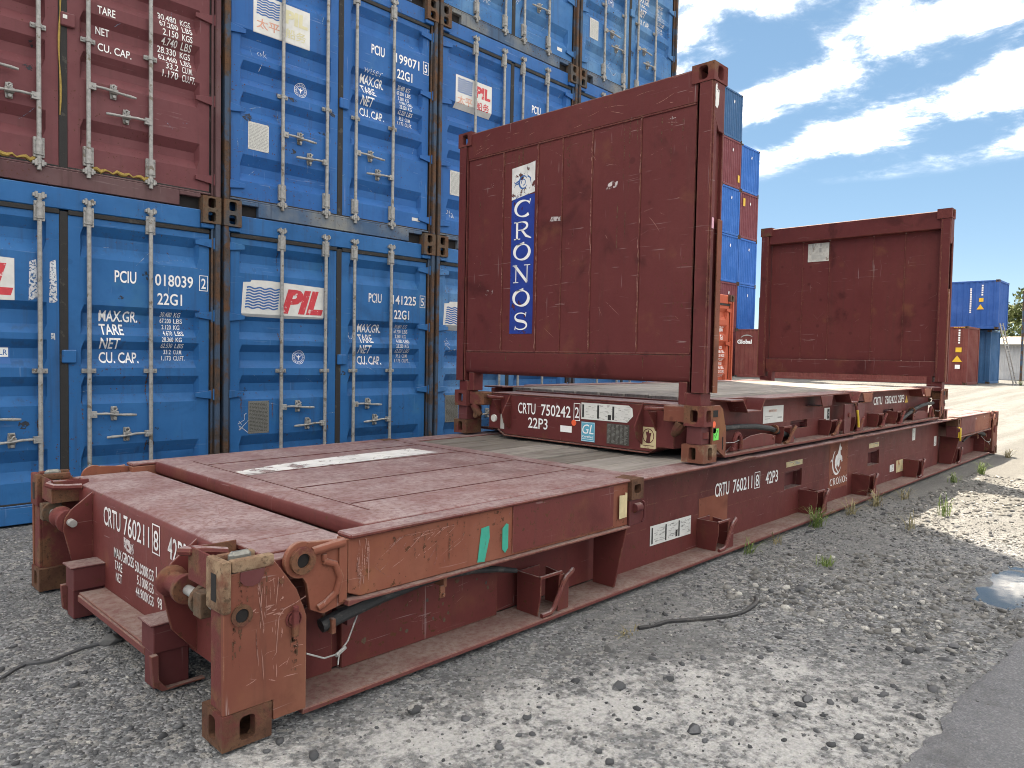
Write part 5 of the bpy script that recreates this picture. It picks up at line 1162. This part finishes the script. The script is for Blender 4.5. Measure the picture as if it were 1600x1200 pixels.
mark(r2, 'blank_label', Flat().rect(q_(1.344), .766-Z0, q_(1.228), .816-Z0), E2, 'white', .0025); mark(r2, 'orange_dot', Flat().disc(q_(1.208), .846-Z0, .024), E2, 'oran', .0030)
mark(r2, 'blank_label', Flat().rect(q_(2.01), .735-Z0, q_(1.965), .86-Z0), E2, 'stkdirty', .0025); put('washer', MB().cyl((.03, 1.975, .155), (.045, 1.975, .155), .03, 14).mesh('washer'), 'stkdirty', r2)
SP = side_fr(.006)
mark(r2, 'orange_dot', Flat().disc(.122+.018, .252, .022), SP, 'oran', .0030); mark(r2, 'green_label', Flat().rect(.135, .145, .205, .222), SP, 'green', .0030, None, 'bright green label with a tick')
F = Flat(); F.stroke([(.148, .180), (.160, .160), (.192, .212)], .006); mark(r2, 'tick_mark', F, SP, 'pblack', .0040)
SW = side_fr(.140)
s = mark(r2, 'notice_label', Flat().rect(1.16, .19, 1.53, .325), SW, 'stk', .0025); F = Flat(); F.text('IMPORTANT', 1.26, .275, .022, .15, .01); mark(s, 'heading_print', F, SW, 'poran', .0036); F = Flat(); F.rect(1.19, .24, 1.33, .246); F.rect(1.19, .222, 1.28, .227); F.rect(1.42, .222, 1.50, .234); mark(s, 'text_print', F, SW, 'pgrey', .0036)
s = mark(r2, 'square_sticker', Flat().rect(2.40, .155, 2.53, .265), SW, 'stk', .0025); F = Flat(); F.rect(2.47, .165, 2.52, .255); mark(s, 'print', F, SW, 'pblack', .0036); F = Flat(); F.text('C', 2.48, .195, .035, .03, .01); mark(s, 'letter_print', F, SW, 'white', .0044)
F = Flat(); F.text('CRTU', 3.72, .245, .085, .27, .012); F.text('750242', 4.08, .245, .085, .33, .012); F.text('2', 4.43, .245, .085, .05, .012); F.text('22P3', 4.53, .245, .085, .22, .012); mark(r2, 'lettering', F, SW, 'white', .0025)
s = mark(r2, 'warning_triangle', Flat().poly([(4.79, .235), (4.89, .235), (4.84, .32)]), SW, 'warny', .0025); mark(s, 'bolt_mark', Flat().poly([(4.835, .245), (4.845, .245), (4.843, .295), (4.837, .295)]), SW, 'pblack', .0036)
# stickers on the near end wall
EW = end_fr(.018); zz0 = Z0
scratches(r2, EW, -2.25, -.16, .75, 2.30, 34, 21, .03, .26, .12, .35, .0035, 'scrw', .0016); scratches(r2, EW, -2.25, -.16, .75, 2.30, 8, 22, .03, .16, -.9, .4, .003, 'scr', .0017); scratches(r2, end_fr(.012), -2.30, -.14, 2.36, 2.56, 20, 23, .03, .22, .1, .2, .003, 'scr', .0016)
for yy in (.552, .975, 1.51, 1.89): scratches(r2, end_fr(.0095), -yy-.0055, -yy+.0055, .72, 2.34, 26, int(yy*100), .02, .10, 1.57, .01, .0050, 'scr', .0014)
scratches(r2, Fr((L2-.062, 0, 0), (0, -1, 0), (0, 0, 1)), -2.25, -.16, .75, 2.30, 30, 24, .03, .2, .5, .8, .003, 'scrw', .0055)
def rust_runs(parent, fr, spots, seed, l0, l1, mat='rrun', off=.0015):
    F = Flat(); rng = random.Random(seed)
    for x, z in spots:
        l = rng.uniform(l0, l1); w = rng.uniform(.004, .014); F.stroke([(x+rng.gauss(0, .002), z-l*i/6) for i in range(7)], [w*.6, w, w*.9, w*.75, w*.6, w*.4, w*.1])
    tag(mark(parent, 'rust_runs', F, fr, mat, off), None, None, kind='stuff')
rr_ = random.Random(77); rust_runs(r2, EW, [(-rr_.uniform(.2, 2.2), rr_.choice((2.34, 2.34, rr_.uniform(1.1, 2.2)))) for k in range(26)], 78, .08, .55)
rust_runs(r2, end_fr(.014), [(-rr_.uniform(.2, 2.2), .71) for k in range(12)], 79, .04, .14, off=.0012); rust_runs(rk, SD, [(rr_.uniform(2.6, 9.4), rr_.choice((.60, .60, rr_.uniform(.25, .5)))) for k in range(46)], 80, .06, .30)
rust_runs(rk, BF, [(rr_.uniform(.56, 1.38), .63) for k in range(12)], 81, .05, .18, off=.0038); rust_runs(rk, PF, [(.067+rr_.gauss(0, .012), .42) for k in range(4)]+[(.262+rr_.gauss(0, .008), .34) for k in range(5)]+[(rr_.uniform(.03, .19), .60) for k in range(6)], 82, .06, .22)
st = mark(r2, 'brand_sticker', Flat().rect(q_(1.812), 1.535-zz0, q_(1.560), 2.640-zz0), EW, 'stkblue', .0030, None, 'long scuffed blue sticker with white letters running down')
wl = mark(r2, 'brand_sticker', Flat().poly([(q_(1.812), 2.615-zz0), (q_(1.560), 2.655-zz0), (q_(1.560), 2.895-zz0), (q_(1.62), 2.885-zz0), (q_(1.812), 2.87-zz0)]), EW, 'stktorn', .0034, None, 'torn white top of the blue sticker with a swirl')
F = Flat(); a_ = arc(q_(1.685), 2.745-zz0, .045, .05, 30, 330, 18); F.stroke(a_, [.004+.012*math.sin(math.pi*i/18) for i in range(19)]); F.stroke(arc(q_(1.685), 2.745-zz0, .022, .024, 200, -100, 12), .007); F.stroke([(q_(1.735), 2.76-zz0), (q_(1.775), 2.745-zz0), (q_(1.79), 2.76-zz0)], [.014, .010, .003]); F.stroke([(q_(1.735), 2.74-zz0), (q_(1.77), 2.735-zz0), (q_(1.785), 2.715-zz0)], [.012, .008, .003]); F.stroke([(q_(1.64), 2.79-zz0), (q_(1.61), 2.77-zz0), (q_(1.60), 2.72-zz0)], [.012, .010, .004]); mark(wl, 'logo_print', F, EW, 'pblue', .0046)
F = Flat()
for ch, zc in zip('CRONOS', (2.535, 2.362, 2.190, 2.015, 1.820, 1.635)):
    serif_glyph(F, ch, q_(1.790), zc-.070-zz0, .205, .142)
mark(st, 'lettering', F, EW, 'white', .0044)
F = Flat(); F.poly([(q_(.865), 2.565-zz0), (q_(.77), 2.575-zz0), (q_(.762), 2.615-zz0), (q_(.80), 2.625-zz0), (q_(.858), 2.605-zz0)]); F.poly([(q_(1.40), 2.40-zz0), (q_(1.29), 2.395-zz0), (q_(1.28), 2.425-zz0), (q_(1.38), 2.435-zz0)]); mark(r2, 'scuff_mark', F, EW, 'faintwhite', .0024)
F = Flat(); F.text('Q', q_(2.06), 2.76-zz0, .035, None, -.02); F.text('8-4', q_(2.10), 1.86-zz0, .05, None, -.02, .3); F.stroke([(q_(.33), 2.92-zz0), (q_(.33), 2.99-zz0)], .004); F.stroke([(q_(.36), 2.965-zz0), (q_(.30), 2.965-zz0)], .004); mark(r2, 'chalk_scribble', F, EW, 'faintwhite', .0026)
mark(r2, 'rust_patch', Flat().poly([(q_(.55), 1.95-zz0), (q_(.20), 1.93-zz0), (q_(.17), 2.25-zz0), (q_(.25), 2.32-zz0), (q_(.5), 2.30-zz0)]), EW, 'patchd' if 'patchd' in MT else 'dark', .0012) if False else None
SP2 = side_fr(.004)
mark(r2, 'pale_scuff', Flat().poly([(.030, 2.31), (.055, 2.30), (.075, 2.33), (.078, 2.42), (.06, 2.425), (.045, 2.46), (.028, 2.44)]), side_fr(.006), 'stktorn', .003); mark(r2, 'pink_label', Flat().rect(.024, 1.53, .052, 1.60), SP2, 'pink', .003)
EF = Fr((L2-.062, 0, 0), (0, -1, 0), (0, 0, 1))
s = mark(r2, 'worn_notice', Flat().rect(q_(1.805), 2.745-zz0, q_(1.517), 2.998-zz0), EF, 'stkdirty', .0055, None, 'white notice on the far end wall'); F = Flat()
for a, b, c_, d in ((1.75, 2.94, 1.73, 2.99), (1.64, 2.95, 1.62, 2.995), (1.65, 2.87, 1.62, 2.93), (1.56, 2.93, 1.53, 2.94)): F.rect(q_(a), b-zz0, q_(c_), d-zz0)
for k in range(5): F.rect(q_(1.75), 2.78+k*.012-zz0, q_(1.56), 2.783+k*.012-zz0)
mark(s, 'notice_print', F, EF, 'pgrey', .0066)
m = MB(); m.prism([(L2-.160, .98), (L2-.125, .93), (L2-.105, 1.0), (L2-.115, 1.17), (L2-.150, 1.18)], 'y', .006, .0085); put('green_tape', m.mesh('green_tape', smooth=0), 'teal_tape', r2, 'green tape on the far corner post')

# ------------------------------------------------------------------ far containers
G1 = 'containers in the tall stack at the far side of the yard'
HC = 2.896
gl = far_container((40.0, 6.3, .33), 12.192, HC, 'farbrown', 'long maroon container on the far ground behind the raised end wall', None)
FS = Fr((0, 0, 0), (0, -1, 0), (0, 0, 1))
F = Flat(); F.text('Global', -12.06, 2.02, .24, .92, .04); mark(gl, 'lettering', F, FS, 'white', .008)
F = Flat(); F.stroke(arc(-11.45, 2.30, .40, .22, 165, 30, 14), [.02+.05*math.sin(math.pi*i/14) for i in range(15)]); mark(gl, 'logo_arc', F, FS, 'pgrey', .008)
F = Flat()
for i in range(6): F.rect(-.42, 2.05+i*.12, -.34, 2.13+i*.12)
mark(gl, 'lettering', F, FS, 'white', .008); mark(gl, 'yellow_label', Flat().rect(-.52, 1.62, -.26, 1.85), FS, 'warny', .008); mark(gl, 'warning_triangle', Flat().poly([(-.66, 1.14), (-.22, 1.14), (-.44, 1.46)]), FS, 'warny', .008); mark(gl, 'white_label', Flat().rect(-.52, .80, -.30, 1.0), FS, 'white', .008)
F = Flat()
for i in range(5): F.rect(-.62+i*.1, 2.83, -.56+i*.1, 2.86)
mark(gl, 'warning_stripes', F, FS, 'warny', .006)
rows1 = (('farred', 'red container at the hidden foot of the tall far stack, left column'), ('farred', 'lowest visible maroon container of the tall far stack, above the orange one'), ('farblue', 'blue container directly above the lowest visible maroon one of the far stack'),
         ('farblue', 'blue container just below the orange-marked maroon one of the far stack'), ('farred', 'maroon container near the top of the tall far stack, with an orange mark'), ('teal', 'topmost blue container of the tall far stack, against the cloud'))
rows2 = (('farred', 'red container at the hidden foot of the tall far stack, right column'), ('farblue', 'lowest blue container of the far stack, above the white lettered maroon one'), ('farblue', 'blue container below the maroon one in the lower far column'),
         ('farred', 'maroon container second from the top in the lower far column'), ('farblue', 'topmost blue container of the lower far column'))
for k, rows in enumerate((rows1, rows2)):
    for i, (mt, lb) in enumerate(rows):
        c = far_container((39.13+k*2.50, 19.25, .33+i*HC), 12.192, HC, mt, lb, G1)
        if (k, i) in ((0, 4), (1, 3)): mark(c, 'orange_label', Flat().rect(2.02 if k == 0 else .35, .42 if k == 0 else 2.0, 2.25 if k == 0 else .62, .85 if k == 0 else 2.5), side_fr(0), 'warny', .006)
        if i: mark(c, 'white_mark', Flat().poly([(1.25, 2.2), (1.36, 2.15), (1.40, 2.32), (1.30, 2.36)]), side_fr(0), 'white', .006)
for i in (1, 2): far_container((44.14, 20.6, .33+i*HC), 12.192, HC, 'farred', ('lower', 'upper')[i-1]+' red container edge showing behind the right column of the far stack', G1)
c = far_container((44.14, 20.6, .33), 12.192, HC, 'farred', 'red container at the foot behind the right column of the far stack', G1)
br = far_container((44.62, 6.22, .33), 12.192, HC, 'teal', 'steel blue container on the ground below the royal blue one')
bu = far_container((43.9, 5.80, .33+HC+.004), 12.192, H20, 'navy', 'royal blue container stacked on two others beside the ladder')
F = Flat()
for i in range(5): F.rect(-.80, 1.78+i*.12, -.72, 1.86+i*.12)
for i in range(14): F.rect(-1.32, .88+i*.095, -1.24, .945+i*.095)
mark(bu, 'lettering', F, FS, 'white', .008); mark(bu, 'yellow_label', Flat().rect(-.90, 1.45, -.70, 1.65), FS, 'warny', .008); mark(bu, 'warning_triangle', Flat().poly([(-1.0, 1.05), (-.66, 1.05), (-.83, 1.32)]), FS, 'warny', .008)

# ladder against the blue containers
p0, p1 = Vector((43.95, 4.95, rise(44, 5)-.01)), Vector((44.24, 5.72, 3.55)); ax_ = (p1-p0); sd_ = Vector((1, -.15, 0)).normalized()
ld = empty('ladder', p0, 0, 'grey aluminium ladder leaning on the blue containers', 'ladder')
for s in (-.21, .21): put('rail', MB().tube([sd_*s, sd_*s+ax_], .035, 6).mesh('rail'), 'galv', ld)
for i in range(12): t_ = (i+.6)/12; put('rung', geo('rung', lambda: MB().tube([sd_*-.20, sd_*.20], .018, 6).mesh('rung')), 'galv', ld, loc=ax_*t_)

# shed and post at the right edge
MT['shedw'] = paint('pale_corrugated_sheet', (.40, .41, .42), rust=.2, dust=.2, streak=.5, seed=51); MT['shedr'] = paint('tan_roof_sheet', (.36, .29, .22), rust=.4, dust=.2, seed=53)
sh = empty('shed', (57.6, 2.0, rise(58, 5)), 0, 'pale corrugated metal shed with tan roof behind the ladder', 'shed')
put('wall', corr_sheet(6.4, 0, 2.35, lambda s, d, z: (d, s, z), .25, .03).mesh('wall', smooth=0), 'shedw', sh); put('end_wall', MB().box(.05, 4.0, 6.36, 6.40, 0, 2.35).box(.05, 4.0, 0, .04, 0, 2.35).mesh('end_wall', smooth=0), 'shedw', sh)
put('roof', MB().prism([(-.35, 2.36), (4.2, 3.0), (4.2, 3.06), (-.35, 2.42)], 'y', -.2, 6.7).mesh('roof', smooth=0), 'shedr', sh); put('gutter', MB().box(-.42, -.352, -.2, 6.7, 2.30, 2.42).mesh('gutter', .01), 'plate', sh)
po = empty('post', (54.2, 6.33, rise(54, 6)), 0, 'thin dark post standing in front of the pale shed', 'post'); put('shaft', MB().tube([(0, 0, -.3), (0, 0, 5.6)], .07, 8).mesh('shaft'), 'post', po); put('cap', MB().tube([(0, 0, 5.6), (0, 0, 5.68)], .10, 8).mesh('cap'), 'post', po)

# ------------------------------------------------------------------ trees
def leaf_mat(name, a, b):
    t = NT(name); g = t.n('ShaderNodeNewGeometry'); c = t.mix(t.map(g.outputs['Random Per Island'], 0, 1, smooth=False), a, b)
    m = t.fin(c, .6, 0, .3); return m
MT['leaf'] = leaf_mat('tree_leaves', (.045, .075, .018, 1), (.14, .16, .05, 1)); MT['bark'] = simple('tree_bark', (.10, .075, .055), .9, 0, .5, 8, .3)
def tree(loc, h, r, label, seed, n=9000, leaf=.16):
    rs = np.random.RandomState(seed); t = empty('tree', loc, 0, label, 'tree', 'trees behind the yard'); m = MB(); rng = random.Random(seed)
    m.tube([(0, 0, -.3), (.05, .05, h*.25), (.0, .1, h*.55), (.1, 0, h*.8)], [r*.09, r*.07, r*.045, .02], 8); cl = []
    for k in range(11):
        a = rng.uniform(0, 6.28); z0 = h*rng.uniform(.28, .6); e = Vector((math.cos(a)*r*rng.uniform(.45, .85), math.sin(a)*r*rng.uniform(.45, .85), h*rng.uniform(.5, .92)))
        m.tube([(0, .05, z0), (e.x*.5, e.y*.5, z0+(e.z-z0)*.6), tuple(e)], [r*.035, r*.02, .012], 6)
        for q in range(3): cl.append((e.x+rng.uniform(-.3, .3)*r, e.y+rng.uniform(-.3, .3)*r, e.z+rng.uniform(-.18, .12)*h, r*rng.uniform(.20, .36)))
    put('trunk', m.mesh('trunk'), 'bark', t); cl = np.array(cl); idx = rs.randint(0, len(cl), n); d = rs.normal(size=(n, 3)); d /= np.linalg.norm(d, axis=1)[:, None]; rad = rs.uniform(.35, 1, n)**.6
    C_ = cl[idx, :3]+d*(cl[idx, 3]*rad)[:, None]*np.array([1, 1, .75]); u = rs.normal(size=(n, 3)); u /= np.linalg.norm(u, axis=1)[:, None]; v = np.cross(u, d); v /= np.linalg.norm(v, axis=1)[:, None]+1e-6
    s = leaf*rs.uniform(.6, 1.3, n)[:, None]; V = np.stack([C_-u*s, C_+v*s*.55, C_+u*s, C_-v*s*.55], 1).reshape(-1, 3)
    me = bpy.data.meshes.new('crown'); me.vertices.add(len(V)); me.vertices.foreach_set('co', V.reshape(-1)); me.loops.add(4*n); me.loops.foreach_set('vertex_index', np.arange(4*n, dtype=np.int32)); me.polygons.add(n); me.polygons.foreach_set('loop_start', np.arange(0, 4*n, 4, dtype=np.int32)); me.update(calc_edges=True); me.materials.append(None)
    put('crown', me, 'leaf', t)
tree((72.5, 6.5, .36), 7.6, 4.2, 'pale green leafy tree rising right behind the shed', 3)
tree((80, -1.5, .36), 8.5, 4.8, 'green tree standing well to the right of the shed', 5)
tree((84, 4.0, .36), 7.2, 4.0, 'green tree behind the shed, partly covered by the nearer tree', 8)

# ------------------------------------------------------------------ weeds, strap, cable
MT['grass'] = leaf_mat('green_grass_blades', (.075, .13, .03, 1), (.17, .22, .07, 1)); MT['dry'] = leaf_mat('dry_grass_blades', (.16, .14, .07, 1), (.33, .28, .16, 1))
def tuft(loc, n, h, spread, label, mat, seed):
    rng = random.Random(seed); m = MB()
    for k in range(int(n*1.5)):
        a = rng.uniform(0, 6.28); b = Vector((math.cos(a), math.sin(a), 0)); hh = h*.62*rng.uniform(.35, 1.1); bend = rng.uniform(.15, 1.0)*spread*1.1; w = rng.uniform(.0018, .0035); o = Vector((rng.gauss(0, .035), rng.gauss(0, .02), 0)); sdv = Vector((-b.y, b.x, 0))
        pts = [o, o+b*bend*.2+Vector((0, 0, hh*.5)), o+b*bend*.6+Vector((0, 0, hh*.9)), o+b*bend+Vector((0, 0, hh*(.95 if bend < .5*spread else .75)))]; ws = [w, w*1.1, w*.7, w*.1]
        vs = []
        for p, q in zip(pts, ws): vs += [p-sdv*q, p+sdv*q]
        m.add(vs, [(0, 1, 3, 2), (2, 3, 5, 4), (4, 5, 7, 6)])
    o = put('grass_tuft', m.mesh('grass_tuft', smooth=0, recalc=False), mat, loc=(loc[0], loc[1], ground_z(*loc))); tag(o, label, 'grass', 'weeds growing along the rack and yard'); return o
TU = [((5.02, -.03), 46, .30, .26, 'bright green grass tuft growing against the long rack below the fork pocket', 'grass'), ((3.92, -.53), 34, .10, .08, 'small round green weed standing alone on the gravel', 'grass'), ((3.80, -.03), 16, .17, .16, 'thin grass sprouts at the rack bottom below the white number', 'grass'), ((4.25, -.03), 12, .14, .14, 'sparse dry grass at the rack bottom left of the big green tuft', 'dry'),
 ((5.75, -.06), 26, .22, .24, 'dry straggly weed below the white logo on the rack', 'dry'), ((6.35, -.08), 30, .26, .26, 'drooping dry weed at the rack bottom right of the logo', 'dry'), ((6.38, -.64), 22, .34, .12, 'upright green weed at the edge of the sunlit ground', 'grass'), ((5.50, -.60), 10, .26, .16, 'few dry stalks on the shadow edge beside the sunlit ground', 'dry'),
 ((8.55, -.24), 26, .20, .18, 'green weed at the foot of the far end wall shadow', 'grass'), ((9.50, -.33), 34, .26, .16, 'bright sunlit grass clump past the raised far end wall', 'grass'), ((11.9, -.20), 26, .24, .24, 'dry grass at the far corner of the long rack', 'dry'), ((10.6, -.72), 14, .36, .2, 'tall dry stalks on the sunlit ground by the far rack end', 'dry'), ((6.95, -.16), 18, .2, .2, 'thin weed in shade beside the rack, nearest the sunlit patch', 'dry'), ((1.93, -.30), 14, .05, .05, 'tiny dry brown weed at the left end of the loose strap', 'dry'), ((43.2, 4.6), 60, .5, .6, 'green weeds at the foot of the ladder', 'grass')]
for i, a in enumerate(TU): tuft(*a, seed=i+20)
for nm, pts, w, lb, mt in (('strap', [(2.02, -.30), (2.10, -.335), (2.196, -.352), (2.30, -.42), (2.40, -.485), (2.50, -.535), (2.60, -.56), (2.70, -.56), (2.79, -.548), (2.86, -.53), (2.93, -.49)], .013, 'loose dark rubber strap curving over the gravel beside the long rack', 'rubber'),
                       ('cable', [(-.55, 1.10), (-.393, 1.183), (-.33, 1.25), (-.284, 1.276), (-.24, 1.255), (-.197, 1.245), (-.12, 1.275), (-.056, 1.298), (.02, 1.295), (.10, 1.31), (.19, 1.33)], .009, 'thin grey cable half buried in the gravel before the end beam', 'stoned')):
    m = MB(); n = len(pts); fine = []
    for i in range(n-1):
        for k in range(4): t_ = k/4; fine.append((pts[i][0]*(1-t_)+pts[i+1][0]*t_, pts[i][1]*(1-t_)+pts[i+1][1]*t_))
    fine.append(pts[-1]); m.tube([(x, y, ground_z(x, y)+.006) for x, y in fine], [w*(.55+.45*math.sin(math.pi*min(1, (i+2)/6))) if i < 5 else w for i in range(len(fine))], 6); m.map(lambda p: p)
    tag(put(nm, m.mesh(nm), mt), lb, nm)

# ------------------------------------------------------------------ wear on the nearer doors
def door_wear(c, kind, seed, runs=16, scuffs=16, grime=8):
    rng = random.Random(seed); pr = prof_of(kind); fr = side_fr(DY); F = Flat(); cx = W20/2
    src = [(cx+o+rng.uniform(-.03, .03), z) for o in (-.642, -.166, .170, .635) for z in (1.15, .80, .62, 2.30)]+[(rng.choice((.19, 2.25)), z) for z in (2.26, 1.62, .92)]
    for k in range(runs):
        x, z = rng.choice(src) if k < runs*.7 else (rng.uniform(.15, 2.28), rng.uniform(.4, 2.3)); l = rng.uniform(.06, .30); n = 6
        F.stroke([(x+rng.gauss(0, .002), max(.18, z-l*i/n)) for i in range(n+1)], [w*rng.uniform(.5, 1)*.016 for w in (.5, 1, .9, .8, .6, .4, .1)])
    tag(mark(c, 'rust_runs', F, fr, 'rrun', .0016, pr), None, None, kind='stuff'); F = Flat()
    for k in range(scuffs):
        x, z = rng.uniform(.15, 2.2), rng.uniform(.3, 2.25); a = rng.choice((.05, 1.5, .8, -.6))+rng.gauss(0, .2); l = rng.uniform(.03, .22)
        F.stroke([(x+l*t_*math.cos(a)+rng.gauss(0, .003), z+l*t_*math.sin(a)) for t_ in (0, .25, .5, .75, 1)], [.001, .004, .006, .004, .001])
    tag(mark(c, 'door_scuffs', F, fr, 'dscuff', .0018, pr), None, None, kind='stuff'); F = Flat()
    for k in range(grime):
        x, z = rng.uniform(.15, 2.2), rng.uniform(.25, 2.2); r = rng.uniform(.015, .06); F.poly([(x+r*rng.uniform(.4, 1.2)*math.cos(a), z+r*rng.uniform(.3, 1.0)*math.sin(a)) for a in [2*math.pi*i/11 for i in range(11)]])
    tag(mark(c, 'door_grime', F, fr, 'ddark', .0017, pr), None, None, kind='stuff')
for i, (c, k) in enumerate(((a1, 'a'), (a2, 'b'), (b1, 'a'), (b2, 'a'), (c1, 'a'), (c2, 'a'), (c3, 'a'), (d3, 'a'))): door_wear(c, k, 60+i, runs=14 if i < 4 else 22, scuffs=10 if i < 3 else 22)
